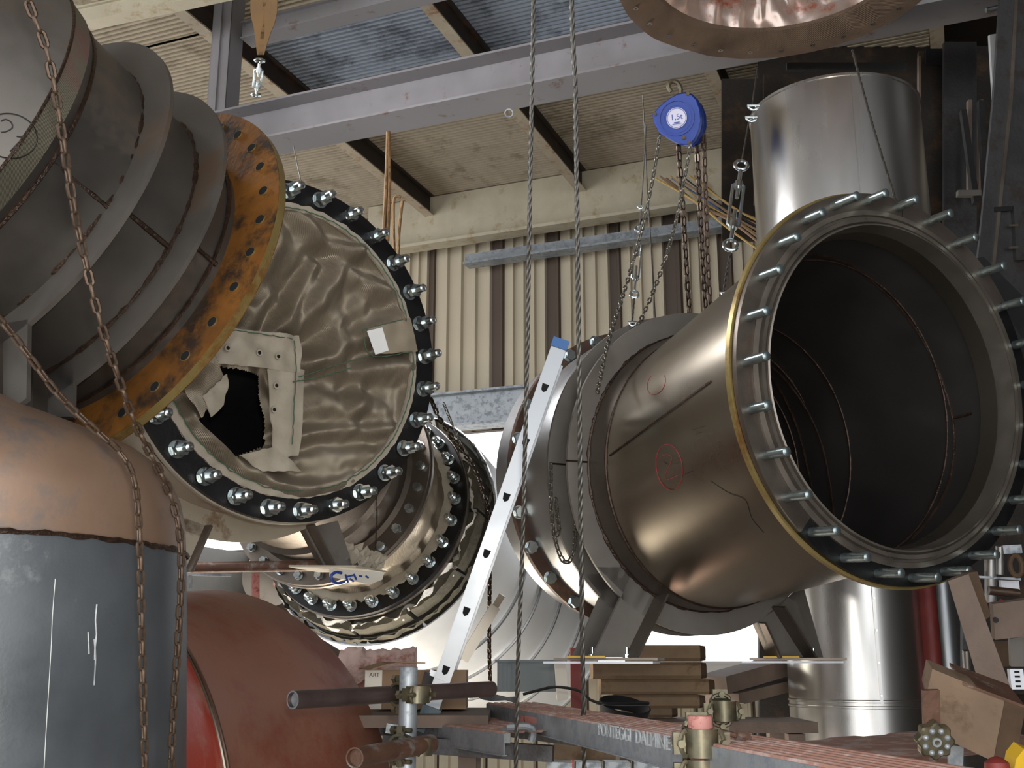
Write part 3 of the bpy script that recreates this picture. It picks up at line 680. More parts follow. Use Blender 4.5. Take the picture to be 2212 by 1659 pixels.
# insulation blocks around the pipe (each slab its own part)
for k in range(12):
    m = MB(); rings = []; a0 = 2 * math.pi * k / 12 + .02; a1 = 2 * math.pi * (k + 1) / 12 - .015
    n_ = 16; vs = []
    for i in range(n_ + 1):
        a = a0 + (a1 - a0) * i / n_; d = xx * math.cos(a) + yy * math.sin(a); q = .012 * noise.noise(V((a * 9, k, 2)))
        rings.append([c2 + n2 * (.075 + q) + d * .52, c2 + n2 * (.08 + q) + d * (.645 + q), c2 + n2 * .3 + d * .66, c2 + n2 * .3 + d * .52])
    m.ring(rings); t.part('insulation_block', m, 'wool', smooth=30)
m = wooly(c2, n2, .055, .13, .618, .045, 7, seed=3); t.part('loose_wool', m, 'wool_white', 'torn white insulation wool', smooth=60)
m = MB(); m.lathe(c2, n2, [(.22, .69), (.22, .697), (.75, .70), (.75, .69)], 96); t.part('cladding', m, 'alu_clad', 'bright metal cladding')
m = wooly(c2, n2, .17, .21, .675, .02, 12, seed=9, nt=5); t.part('loose_wool', m, 'wool', smooth=60)
m = MB(); m.annulus(c2 + n2 * .75, n2, .69, .712, .02, 96); t.part('cladding_seam', m, 'aluminium')
# following elbow in bright cladding sweeping to the right
def dirring(c, dd, r, seg=96):
    x = xx - dd * xx.dot(dd); x.normalize(); y = dd.cross(x); 
    if y.dot(yy) < 0: y = -y
    return [V(c) + (x * math.cos(2 * math.pi * k / seg) + y * math.sin(2 * math.pi * k / seg)) * r for k in range(seg)]
dA = n2; pA = c2 + n2 * .76
prev = (pA, dA)
for k in range(4):
    dB_ = (dA * (1 - .2 * (k + 1)) + V((.75, .65, -.30)) * .2 * (k + 1)).normalized(); pB = prev[0] + (prev[1] + dB_).normalized() * .34
    m = MB(); m.ring([dirring(prev[0], prev[1], .70), dirring(pB, dB_, .695)], caps=(0, 0)); t.part('cladding', m, 'alu_clad')
    m = MB(); m.tube(dirring(pB, dB_, .70), .009, 6, closed=True); t.part('cladding_seam', m, 'aluminium'); prev = (pB, dB_)
# grey support bracket in front of the cladding
pS = W(1100, 1350, 6.9)
m = MB(); m.prism([onp(x, y, pS, CF) for x, y in ((1072, 1335), (1082, 1322), (1118, 1345), (1145, 1408), (1112, 1408), (1095, 1358))], CF, .012); m.prism([onp(x, y, pS, CF) for x, y in ((1072, 1335), (1095, 1358), (1112, 1408), (1106, 1408), (1090, 1362))], CF, .1); solo('support_bracket', m, 'plate_grey', 'grey bracket leg under the bright cladding right of the ladder', 'bracket', smooth=0)
# ---------------- big open duct on the right
c1 = W(1936, 832, 3.7); nr1 = N(-.45, -.165, .875); RR = .663
cw = W(1534, 1016, 4.5); nr2 = N(-.47, -.143, .871)
t = TR = Thing('exhaust_duct', 'large open duct at right with studs around its flange and two support legs', 'duct', cw)
ax1 = frame(nr1)
def rr(c, n, r, seg=96):
    x, y = frame(n); return [V(c) + (x * math.cos(2 * math.pi * k / seg) + y * math.sin(2 * math.pi * k / seg)) * r for k in range(seg)]
m = MB(); m.annulus(c1 + nr1 * .006, nr1, .60, RR - .002, .019, 120); t.part('flange', m, 'black_flange', 'black flange ring')
m = MB(); m.sector(c1, nr1, .60, RR, .02, -50, 96, 80); t.part('flange', m, 'steel_brown', 'brownish steel flange segment', smooth=30)
m = MB(); m.sector(c1, nr1, .60, RR, .02, 96.3, 148, 40); t.part('flange', m, 'steel_brown', 'brownish steel flange segment', smooth=30)
m = MB(); m.annulus(c1 + nr1 * .025, nr1, .58, RR + .008, .02, 120); t.part('flange', m, 'flange_rim', 'thin ochre counter flange')
m = MB(); m.annulus(c1 + nr1 * .045, nr1, .58, RR - .01, .02, 120); t.part('flange', m, 'machined')
# machined inner lips
m = MB(); m.lathe(c1, nr1, [(.03, .60), (-.004, .602), (-.006, .585), (.004, .583), (.004, .575), (-.012, .573), (-.012, .560), (.0, .556), (-.016, .552), (-.018, .546), (.05, .540)], 120); t.part('spigot_lip', m, 'machined')
m = MB(); m.ring([rr(c1 + nr1 * .05, nr1, .54), rr(c1 + nr1 * .12, nr1, .535)], caps=(0, 0)); t.part('inner_lip', m, 'steel_satin')
inn_c = [c1 + nr1 * .12, c1.lerp(cw, .2) + nr1 * .08, c1.lerp(cw, .75), cw + nr2 * .2, cw + nr2 * .8]
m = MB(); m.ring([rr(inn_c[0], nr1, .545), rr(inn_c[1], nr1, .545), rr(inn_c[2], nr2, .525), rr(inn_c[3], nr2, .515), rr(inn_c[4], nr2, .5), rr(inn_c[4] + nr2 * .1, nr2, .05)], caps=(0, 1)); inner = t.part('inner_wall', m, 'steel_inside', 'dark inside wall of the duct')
for cc, nn, r_ in ((inn_c[0], nr1, .543), (inn_c[1], nr1, .542), (c1.lerp(cw, .75), nr2, .522), (cw + nr2 * .05, nr2, .516)):
    m = MB(); bead(m, cc, nn, r_, .004, rough=.4); t.part('weld_seam', m, 'weld')
# outer skin
sk0 = c1 + nr1 * .065
m = MB(); m.ring([rr(sk0, nr1, .600), rr(c1 + nr1 * .12, nr1, .600), rr(c1 + nr1 * .125, nr1, .592)], caps=(0, 0)); t.part('collar', m, 'steel_satin')
m = MB(); m.ring([rr(c1 + nr1 * .125, nr1, .592), rr(cw - nr2 * .07, nr2, .545)], caps=(0, 0)); body = t.part('shell', m, 'steel_satin', 'satin brownish stainless shell')
m = MB(); m.ring([rr(cw - nr2 * .07, nr2, .545), rr(cw, nr2, .56), rr(cw + nr2 * .35, nr2, .56)], caps=(0, 0)); t.part('shell', m, 'steel_brown')
m = MB(); bead(m, cw - nr2 * .07, nr2, .546, .005); t.part('weld_seam', m, 'weld')
cs = W(1425, 1000, 4.75)
# support rings
pf = cw + nr2 * .03; pr_ = pf + nr2 * .13
RPL = .657
for pp, r_ in ((pf, .655), (pr_, .665)):
    m = MB(); m.annulus(pp, nr2, .555, r_, .012, 110); t.part('support_ring', m, 'plate_grey')
m = MB(); x, y = frame(nr2)
bead(m, pf - nr2 * .002, nr2, .562, .007, rough=.7); t.part('weld_seam', m, 'weld')
m = MB(); q = onp(1290, 1000, pf, nr2) - pf; q.normalize(); m.tube([pf + q * .56 - nr2 * .001, pf + q * .66 - nr2 * .001], .004, 6); m.tube([pr_ + q * .57 - nr2 * .001, pr_ + q * .66 - nr2 * .001], .004, 6); t.part('weld_seam', m, 'weld')
# longitudinal seams on the shell
def seam(a, b, surf, mt, r=.0045):
    pts = [(a[0] + (b[0] - a[0]) * k / 14, a[1] + (b[1] - a[1]) * k / 14) for k in range(15)]
    return draw_on(t, [pts], surf, mt, r, 'weld_seam')
bpy.context.view_layer.update()
seam((1318, 984), (1536, 824), body, 'weld')
draw_on(t, [ell(1446, 1009, 28, 50, -8), [(1427, 990), (1436, 982), (1450, 985), (1449, 1000), (1441, 1015), (1437, 1030), (1443, 1036), (1465, 1026)]], body, 'ink_red', .0012, 'handwriting', 'red circled 2')
draw_on(t, [ell(1418, 828, 18, 26, 25, a0=-60, a1=200)], body, 'ink_red', .001, 'handwriting', 'faint red ring mark')
draw_on(t, [[(1494, 929), (1527, 920)], [(1500, 938), (1516, 934)], [(1434, 997), (1445, 1003), (1475, 1000)], [(1480, 1024), (1498, 1017)], [(1536, 1040), (1575, 1065), (1610, 1080), (1625, 1120), (1650, 1150)]], body, 'ink_black', .0008, 'scratch')
draw_on(t, [[(1741, 548), (1795, 556), (1842, 575), (1895, 615), (1950, 670), (1998, 740), (2035, 820), (2058, 900), (2062, 980), (2048, 1050), (2010, 1120), (1970, 1165)]], inner, 'weld', .005, 'weld_seam')
draw_on(t, [[(2062, 903), (2100, 893), (2150, 880)]], inner, 'weld', .006, 'weld_seam')
draw_on(t, [[(1660, 785), (1700, 825), (1745, 890), (1775, 960), (1792, 1040), (1802, 1120)], [(1655, 800), (1690, 850), (1725, 930), (1745, 1010), (1760, 1080)]], inner, 'weld', .005, 'weld_seam')
# legs: splayed plates on both rings with edge ribs
for pp in (pr_, pf):
    sh = 0 if pp is pf else -8
    if pp is pf:
        L1 = [(1300, 1240), (1346, 1280), (1282, 1420), (1350, 1420), (1428, 1285), (1395, 1240)]
        L1 = [(1290, 1225), (1346, 1280), (1280, 1420), (1352, 1420), (1430, 1275), (1370, 1225)]
    else: L1 = [(1262, 1240), (1299, 1284), (1238, 1420), (1290, 1420), (1350, 1290), (1330, 1240)]
    legplate(t, 'leg', L1, pp, nr2, .012, 'plate_grey')
legplate(t, 'leg', [(1637, 1345), (1700, 1290), (1722, 1300), (1755, 1420), (1672, 1420)], pf, nr2, .012, 'plate_grey')
legplate(t, 'leg', [(1660, 1330), (1735, 1265), (1778, 1420), (1700, 1420)], pr_, nr2, .012, 'plate_grey')
strut(t, (1424, 1273), (1352, 1420), pf, nr2, .15, 'steel_brown'); strut(t, (1668, 1310), (1738, 1420), pf, nr2, .15, 'steel_brown')
strut(t, (1640, 1345), (1674, 1420), pf, nr2, .08, 'steel_brown')
# dome and rear flange
m = MB(); cd2 = pr_ + nr2 * .03
m.ring([rr(cd2, nr2, .60), rr(cd2 + nr2 * .10, nr2, .62), rr(cd2 + nr2 * .2, nr2, .625), rr(cd2 + nr2 * .30, nr2, .61)], caps=(0, 0)); t.part('rear_barrel', m, 'stainless_dull')
fb = cd2 + nr2 * .30
m = MB(); m.annulus(fb, nr2, .6, .66, .025, 110); t.part('flange', m, 'rust_dark', 'rusty rear flange')
m = MB(); m.ring([rr(fb + nr2 * .025, nr2, .62), rr(fb + nr2 * .2, nr2, .62)], caps=(0, 0)); t.part('rear_barrel', m, 'stainless_dull')
boltset(t, fb, -nr2, .64, 26, 3, 'bolt', nutr=.024, sh=.012, out=.006, heads=True)
# studs
boltset(t, c1 - nr1 * .002, -nr1, .632, 27, 6.5, 'stud', sh=.0155, out=.098, nuts=False, matn='stud_steel', vary=.012)
# feet plates
for lab, a in (('left', (1318, 1424)), ('right', (1722, 1424))):
    q = onp(a[0], a[1], pf + nr2 * .06, nr2)
    m = MB(); m.box(q + V((0, 0, 0)), RV_ := V((.19, -.04, 0)), V((.03, .13, 0)), V((0, 0, .005))); t.part('foot_plate', m, 'steel_brown', smooth=0)
    m = MB(); m.box(q + V((-.03, -.03, -.012)), V((.2, -.03, 0)), V((.03, .13, 0)), V((0, 0, .004))); t.part('packing_plate', m, 'white_plastic', 'white packing plate under the foot', smooth=0)
    m = MB(); m.box(q + V((-.1, -.14, .008)), V((.07, -.01, 0)), V((.003, .02, 0)), V((0, 0, .004))); t.part('shim', m, 'yellow', 'yellow shim', smooth=0)
    for dx in (-.07, .06):
        m = MB(); m.cyl(q + V((dx, -.04, 0)), q + V((dx, -.04, .045)), .008, 10); m.cyl(q + V((dx, -.04, .005)), q + V((dx, -.04, .018)), .015, 6); t.part('anchor_bolt', m, 'zinc')
# lifting lug nut on the collar
p = W(1552, 768, 3.95)
m = MB(); m.cyl(p, p + (c1 - p).normalized() * .05, .017, 6); m.cyl(p + (c1 - p).normalized() * .01, p + (c1 - p).normalized() * .016, .024, 18); t.part('lug_bolt', m, 'zinc', smooth=20)
# tension wire around the collar
m = MB(); pts = [W(1548, 775, 3.92), W(1547, 830, 3.91), W(1553, 900, 3.9), W(1572, 975, 3.88), W(1605, 1045, 3.84), W(1660, 1108, 3.78)]; m.tube(spline(pts, .008), .004, 8, lobes=4, twist=90); t.part('guy_wire', m, 'rope_wire')
# black joint ring hidden behind at the right edge
m = MB(); m.prism([W(x, y, 4.2) for x, y in ((2095, 560), (2125, 555), (2260, 690), (2260, 820), (2190, 700))], CF, .05); solo('gasket_plate', m, 'void', 'black angled plate at right edge behind the open duct', 'plate', smooth=0)
# ================================================================ vertical stainless ducts
def vduct(px, d, r, ytop, ybot, name, label, mt, seams=()):
    c = W(px, (ytop + ybot) / 2, d); zt = W(px, ytop, d).z; zb = W(px, ybot, d).z
    t = Thing(name, label, 'duct', V((c.x, c.y, zb)))
    m = MB(); m.lathe(V((c.x, c.y, 0)), (0, 0, 1), [(zb, r), (zt, r), (zt, r - .012), (zb, r - .012), (zb, r)], 96); t.part('shell', m, mt)
    return t, c, zb, zt
t, c, zb, zt = vduct(1820, 5.1, .385, 214, 800, 'stainless_duct', 'bright stainless vertical duct standing above the open flange', 'stainless')
m = MB(); m.annulus(V((c.x, c.y, zt - .01)), (0, 0, 1), .37, .390, .012, 96); t.part('rolled_edge', m, 'stainless')
a = math.radians(-95); m = MB(); m.bar(c + V((.386 * math.cos(a), .386 * math.sin(a), zb - c.z)), c + V((.386 * math.cos(a), .386 * math.sin(a), zt - c.z)), .004, .003, up=(0, 1, 0)); t.part('seam', m, 'stainless')
t, c, zb, zt = vduct(1848, 6.1, .372, 1150, 1640, 'stainless_duct', 'bright stainless vertical duct below the open flange', 'stainless')
z1 = W(1848, 1528, 6.1 - .37).z
for dz in (0, .03): 
    m = MB(); m.lathe(V((c.x, c.y, z1 + dz)), (0, 0, 1), [(-.008, .372), (-.004, .378), (.004, .378), (.008, .372)], 96); t.part('swage', m, 'stainless')
a = math.radians(-90); m = MB(); m.box(V((c.x + .374 * math.cos(a), c.y + .374 * math.sin(a), (z1 + zt) / 2 + .02)), (.008, 0, 0), (0, .004, 0), (0, 0, (zt - z1) / 2)); t.part('lap_seam', m, 'stainless')
for k in range(6):
    z = z1 + .06 + (zt - z1 - .1) * k / 5; m = MB(); m.cyl((c.x, c.y - .382, z), (c.x, c.y - .376, z), .006, 8); t.part('rivet', m, 'zinc')
t, c, zb, zt = vduct(2046, 6.3, .07, 1150, 1700, 'stainless_duct', 'slim stainless pipe between the red pipe and the leaning board', 'aluminium')
m = MB(); p = W(2007, 1350, 5.9); m.cyl((p.x, p.y, 0.3), (p.x, p.y, W(2007, 1180, 5.9).z), .05, 20); solo('red_pipe', m, 'red_post', 'dark red vertical pipe beside the lower stainless duct', 'pipe')
# ================================================================ hanging ring with mesh cloth and foil (top right)
cm = W(1690, -62, 4.35); nm_ = (V((0, 0, 1)) + V((.02, .0, 0))).normalized()
t = Thing('cloth_sleeve_ring', 'round brown mesh sleeve with crumpled foil lining hanging at top right', 'sleeve', cm)
m = MB(); rings = []; rings2 = []
for k in range(200):
    a = 2 * math.pi * k / 200; d = V((math.cos(a), math.sin(a), 0)); q = .008 * noise.noise(V((math.cos(a) * 6, math.sin(a) * 6, 0)))
    rings.append([cm + d * (.645 + q) + UP * .012, cm + d * (.65 + q) + UP * (.0), cm + d * (.60 + q * .5) + UP * (.012 + q), cm + d * .52 + UP * (.055 + q), cm + d * .515 + UP * .07])
m.ring(rings, closed=True); t.part('mesh_flap', m, 'mesh_cloth', 'brown wire mesh flap')
m = MB(); rings = []
for i in range(16):
    rg = []
    for k in range(240):
        a = 2 * math.pi * k / 240; d = V((math.cos(a), math.sin(a), 0)); h = i / 15
        fold = .045 * abs(noise.noise(V((a * 5 + .4 * h * math.sin(a * 3), h * 1.3, 2)))) ** .7 + .012 * noise.noise(V((a * 12, h * 6, 5)))
        rg.append(cm + d * (.53 - fold * 1.6 * math.sin(math.pi * min(1, h * 1.2 + .05)) - .12 * h * h) + UP * (.06 + .42 * h))
    rings.append(rg)
m.ring(rings, caps=(0, 0)); t.part('foil_lining', m, 'foil', 'crumpled pinkish foil lining', smooth=60)
m = MB(); m.lathe(cm + UP * .02, (0, 0, 1), [(0, .64), (.45, .66)], 64); t.part('outer_sleeve', m, 'mesh_cloth')
em = MB(); em.annulus((0, 0, 0), (0, 0, 1), .004, .011, .003, 12); eme = em.mesh('rivet', 'machined')
for k in range(28):
    a = 2 * math.pi * k / 28; t.inst('rivet', eme, mat4(cm + V((math.cos(a) * .605, math.sin(a) * .605, .006)), (0, 0, -1)))
# ================================================================ hoist
nh = N(.3, .12, .94); ph = W(1470, 258, 5.0)
t = Thing('chain_hoist', 'blue hand chain hoist with a round white label hanging from the beam', 'hoist', ph)
prof = [(1409, 247), (1425, 229), (1447, 211), (1465, 202), (1480, 199), (1495, 203), (1506, 214), (1514, 236), (1516, 262), (1511, 285), (1503, 302), (1490, 316), (1474, 314), (1458, 309), (1441, 299), (1425, 287), (1414, 268)]
P = [onp(x, y, ph, nh) for x, y in prof]; cc = sum(P, V((0, 0, 0))) / len(P)
m = MB(); m.ring([[cc + (p - cc) * .94 - nh * .012 for p in P], [p for p in P], [p + nh * .05 for p in P], [cc + (p - cc) * .97 + nh * .06 for p in P]]); t.part('hand_wheel_cover', m, 'hoist_blue', smooth=35)
P2 = [cc + (p - cc) * .95 + nh * .11 for p in P]; m = MB(); m.ring([P2, [p + nh * .09 for p in P2]]); t.part('gear_cover', m, 'hoist_blue', smooth=35)
m = MB(); P3 = [cc + (p - cc) * .8 + nh * .06 for p in P]; m.ring([P3, [p + nh * .05 for p in P3]]); t.part('frame_plate', m, 'chain_dark', smooth=35)
lc = onp(1462, 255, ph - nh * .014, nh)
m = MB(); m.annulus(lc, nh, .056, .066, .004, 48); m.annulus(lc - nh * .004, nh, .075, .079, .006, 48); t.part('raised_ring', m, 'hoist_blue')
m = MB(); m.lathe(lc - nh * .004, -nh, [(-.008, .0005), (0, .045)], 40); lb_ = MB(); lb_.cyl(lc, lc - nh * .005, .046, 40); lo = t.part('label_disc', lb_, 'label_white', 'white round label reading 1,5t')
m = MB(); m.annulus(lc - nh * .006, nh, .041, .0432, .001, 40); t.part('label_line', m, 'ink_blue', parent=lo)
tm = text_mesh('1,5t', .036, 'ink_blue', .0006)
xh = (CR - nh * CR.dot(nh)).normalized(); xh = (xh * math.cos(.12) + nh.cross(xh) * (-math.sin(.12))).normalized()
zt_ = -nh
M = mat4(lc - nh * .0065 + UP * .004, zt_, xh); t.inst('label_text', tm, Matrix.Translation(-t.off) @ M, parent=lo)
m = MB(); q = lc - nh * .006 - UP * .022; m.box(q, xh * .013, nh * .001, UP * .002); m.box(q - UP * .007, xh * .02, nh * .0008, UP * .0012); m.box(lc - nh * .006 + UP * .033, xh * .013, nh * .001, UP * .0022); t.part('label_line', m, 'ink_blue', parent=lo, smooth=0)
for x, y in ((1416, 247), (1487, 203), (1478, 298), (1490, 309)):
    q = onp(x, y, ph, nh); m = MB(); m.cyl(q - nh * .02, q + nh * .02, .009, 6); t.part('cover_screw', m, 'chain_dark', smooth=20)
m = MB(); hp = [W(x, y, 5.1) for x, y in ((1470, 205), (1470, 190), (1462, 178), (1450, 176), (1444, 186), (1450, 198))]; m.tube(spline(hp, .006), .011, 8); t.part('top_hook', m, 'brass')
# chains of the hoist
LD = dict(L=.052, wd=.03, wr=.0065)
HC = 'chains of the blue hoist'
chain('load_chain', 'dark load chain falling from the middle of the blue hoist', [W(1465, 312, 5.06), W(1475, 450, 5.06), W(1484, 600, 5.06), W(1492, 720, 5.06)], matn='chain_dark', group=HC, **LD)
chain('load_chain', 'dark load chain falling right of the blue hoist, inner of the pair', [W(1505, 315, 5.1), W(1513, 470, 5.1), W(1520, 600, 5.1), W(1526, 700, 5.1)], matn='chain_dark', group=HC, **LD)
chain('load_chain', 'rusty load chain falling right of the blue hoist, outer of the pair', [W(1520, 290, 5.13), W(1525, 470, 5.13), W(1530, 600, 5.13), W(1538, 690, 5.13)], matn='chain_rust', group=HC, **LD)
HD = dict(L=.034, wd=.02, wr=.0036)
chain('hand_chain', 'thin hand chain slanting down left from the left tip of the blue hoist', [W(1425, 290, 4.98), W(1413, 370, 4.95), W(1395, 460, 4.9), W(1372, 550, 4.85), W(1345, 640, 4.7), W(1312, 745, 4.4), W(1290, 850, 4.05)], matn='chain_zinc', group=HC, **HD)
chain('hand_chain', 'thin hand chain crossing from the hoist tip down to the left turnbuckle', [W(1492, 310, 4.97), W(1480, 380, 4.95), W(1462, 470, 4.9), W(1440, 550, 4.8), W(1415, 620, 4.7), W(1385, 690, 4.6), W(1368, 725, 4.55)], matn='chain_zinc', group=HC, **HD)
chain('hand_chain', 'hanging loop of hand chain in front of the right duct support rings', [W(1190, 1000, 4.25), W(1190, 1080, 4.25), W(1196, 1150, 4.25), W(1210, 1200, 4.25), W(1224, 1218, 4.25), W(1238, 1195, 4.25), W(1243, 1130, 4.25), W(1243, 1060, 4.25)], matn='chain_zinc', group=HC, **HD)
chain('hand_chain', 'short tail of chain beside the hanging loop on the right duct', [W(1200, 1075, 4.24), W(1204, 1115, 4.24), W(1208, 1150, 4.24), W(1192, 1168, 4.24)], matn='chain_zinc', group=HC, **HD)
# chains around the lower centre duct
chain('sling_chain', 'dark chain over the top of the sloping duct below centre', [W(930, 860, 5.4), W(950, 905, 5.4), W(985, 955, 5.5), W(1022, 1010, 5.6), W(1045, 1070, 5.7), W(1060, 1130, 5.7), W(1058, 1250, 5.7), W(1057, 1400, 5.7), W(1060, 1500, 5.7)], L=.04, wd=.026, wr=.0055, matn='chain_dark')
chain('sling_chain', 'thin light chain above the sloping duct below centre', [W(958, 870, 5.3), W(972, 905, 5.3), W(985, 935, 5.3), W(1000, 965, 5.35)], L=.03, wd=.018, wr=.003, matn='chain_zinc')
chain('sling_chain', 'very fine chain hanging right of the black cloth covered flange', [W(813, 1070, 4.6), W(814, 1120, 4.6), W(811, 1190, 4.6)], L=.014, wd=.008, wr=.0015, matn='chain_dark')
# foreground rusty chains
chain('lifting_chain', 'long rusty chain from the top left corner over the grey ducts, right one', [W(45, -60, 2.0), W(62, 10, 2.0), W(95, 90, 2.02), W(118, 190, 2.04), W(135, 300, 2.06), W(160, 450, 2.08), W(190, 590, 2.1), W(215, 690, 2.12), W(250, 800, 2.16), W(290, 910, 2.22), W(330, 990, 2.28), W(368, 1070, 2.34), W(388, 1150, 2.36), W(391, 1260, 2.36), W(384, 1400, 2.36), W(376, 1520, 2.36), W(368, 1680, 2.36)], L=.036, wd=.019, wr=.0038, matn='chain_rust')
chain('lifting_chain', 'rusty chain draped over the lower left duct shoulder, left one', [W(-60, 640, 2.05), W(0, 690, 2.05), W(60, 765, 2.05), W(120, 845, 2.06), W(180, 905, 2.07), W(225, 945, 2.08), W(265, 985, 2.1), W(288, 1030, 2.1), W(297, 1090, 2.08), W(302, 1180, 2.06), W(305, 1300, 2.06), W(308, 1450, 2.06), W(314, 1680, 2.06)], L=.034, wd=.017, wr=.0034, matn='chain_rust')
# ================================================================ cables
cable('steel_cable', 'left one of two tall steel cables hanging in the middle', [W(1153, -40, 3.3), W(1150, 150, 3.3), W(1145, 400, 3.3), W(1138, 800, 3.3), W(1128, 1200, 3.3), W(1120, 1400, 3.3), W(1113, 1720, 3.3)], .0056, group='tall steel cables in the middle')
cable('steel_cable', 'right one of two tall steel cables hanging in the middle', [W(1234, -40, 3.3), W(1237, 70, 3.3), W(1240, 130, 3.3), W(1243, 200, 3.3), W(1247, 500, 3.3), W(1252, 900, 3.3), W(1256, 1250, 3.3), W(1263, 1720, 3.3)], .0062, group='tall steel cables in the middle')
cable('stay_wire', 'thin wire from the beam to the top of the open right flange', [W(1841, 108, 4.5), W(1885, 270, 4.15), W(1937, 440, 3.72)], .0042, lobes=4)
cable('stay_wire', 'thin wire left above the black flange', [W(555, 325, 5.2), W(572, 360, 4.8), W(585, 398, 4.3)], .0035, lobes=0)
cable('stay_wire', 'thin wire right above the black flange', [W(634, 315, 5.2), W(642, 355, 4.8), W(652, 400, 4.3)], .0022, lobes=0)
for dx, lb in ((0, 'left strand of the brown rod pair behind the black flange'), (9, 'right strand of the brown rod pair behind the black flange')):
    cable('hanger_rod', lb, [W(838 + dx * .2, 285, 5.2), W(834 + dx * .8, 400, 4.95), W(828 + dx, 520, 4.7)], .0085, 'sling', lobes=0, cat='rod')
cable('hanger_strap', 'bent flat brown strap hanging right of the rod pair', [W(866, 426, 6), W(852, 428, 6), W(850, 480, 6), W(852, 560, 5.8)], .008, 'sling', lobes=0, cat='strap')
cable('hanger_strap', 'thin pointed brown strap right of the rod pair', [W(869, 434, 6), W(862, 500, 6), W(860, 560, 6)], .009, 'sling', lobes=0, cat='strap')
cable('stay_wire', 'thin slanting wire left of the hoist', [W(1388, 205, 5.2), W(1393, 290, 5.2), W(1398, 400, 5.15), W(1408, 560, 5.0), W(1416, 700, 4.7)], .003, lobes=0)
cable('stay_wire', 'thin wire to the left turnbuckle beside the hoist', [W(1396, 270, 5.2), W(1388, 400, 5.15), W(1382, 490, 5.1)], .003, lobes=0)
cable('stay_wire', 'looped wire from the beam to the shackle left of the stainless duct', [W(1636, 150, 5.0), W(1630, 190, 4.9), W(1625, 225, 4.8)], .0035, lobes=0)
cable('stay_wire', 'wire between shackle and long turnbuckle', [W(1617, 265, 4.7), W(1609, 310, 4.6), W(1602, 350, 4.5)], .0035, lobes=0)
cable('stay_wire', 'twisted wire from the long turnbuckle to the duct lug', [W(1578, 545, 4.2), W(1566, 610, 4.1), W(1560, 680, 4.0), W(1548, 768, 3.92)], .004, lobes=4)
cable('stay_wire', 'twisted wire under the left turnbuckle', [W(1370, 645, 4.75), W(1366, 690, 4.65), W(1363, 730, 4.5)], .004, lobes=4)
def turnbuckle(label, A, B, sc):
    """A top eye centre, B bottom eye centre"""
    t = Thing('turnbuckle', label, 'turnbuckle', A); d = (B - A); L = d.length; d.normalize(); x = (CR - d * CR.dot(d)).normalized()
    for e, s in ((A, 1), (B, -1)):
        m = MB(); m.tube([e + (x * math.cos(2 * math.pi * k / 20) + d * math.sin(2 * math.pi * k / 20)) * .02 * sc for k in range(20)], .006 * sc, 8, closed=True); m.cyl(e + d * s * .024 * sc, e + d * s * L * .42, .0065 * sc, 10); t.part('eye_bolt', m, 'zinc')
    m = MB(); a, b = A + d * L * .24, A + d * L * .78
    for s in (-1, 1): m.tube([a + x * s * .006 * sc, a + x * s * .017 * sc + d * .01 * sc, b + x * s * .017 * sc - d * .01 * sc, b + x * s * .006 * sc], .0055 * sc, 8)
    m.cyl(a - d * .006 * sc, a + d * .02 * sc, .013 * sc, 10); m.cyl(b - d * .02 * sc, b + d * .006 * sc, .013 * sc, 10); t.part('buckle_frame', m, 'zinc'); return t
turnbuckle('long galvanised turnbuckle left of the stainless duct', W(1601, 357, 4.4), W(1578, 530, 4.15), 1.25)
turnbuckle('small galvanised turnbuckle below and left of the blue hoist', W(1381, 494, 5.0), W(1370, 636, 4.8), .9)
turnbuckle('galvanised rigging screw below the brown sling', W(561, 131, 4.5), W(553, 205, 4.9), .9)
def shackle(label, p, s=1.0, n=2):
    t = Thing('wire_clamp', label, 'clamp', p)
    for k in range(n):
        q = p + UP * (-.05 * k * s) - CR * .012 * k; m = MB(); m.tube([q + CR * (.018 * s * math.cos(a)) + UP * (.02 * s * math.sin(a)) for a in [math.pi * (.0 + j / 8) + math.pi for j in range(9)]], .005 * s, 7); m.cyl(q - CR * .024 * s, q + CR * .024 * s, .006 * s, 8); t.part('clamp_bow', m, 'zinc')
    return t
shackle('galvanised shackle pair left of the stainless duct rim', W(1627, 228, 4.8), 1.1); shackle('wire clamp on the wire above the duct lug, upper', W(1566, 632, 4.05), .8, 1); shackle('wire clamp on the wire above the duct lug, lower', W(1561, 665, 4.02), .8, 1)
shackle('small wire clamp above the left turnbuckle', W(1383, 445, 5.1), .7, 1); shackle('small wire clamp under the left turnbuckle', W(1366, 696, 4.6), .8, 1)
# brown lifting sling top
m = MB(); 
for pl, w0 in (([(570, -60), (556, 20), (560, 60), (562, 118)], .045), ([(577, -60), (584, 30), (574, 70), (564, 118)], .04)):
    pts = spline([W(x, y, 4.5) for x, y in pl], .03); n_ = len(pts); rings = []
    for i, p in enumerate(pts): f = 1 - .72 * i / (n_ - 1); rings.append([p - CR * w0 * f, p - CR * w0 * f + CF * .006, p + CR * w0 * f + CF * .006, p + CR * w0 * f])
    m.ring(rings)
solo('lifting_sling', m, 'sling', 'brown webbing lifting sling hanging at top, left of centre', 'sling', smooth=60)
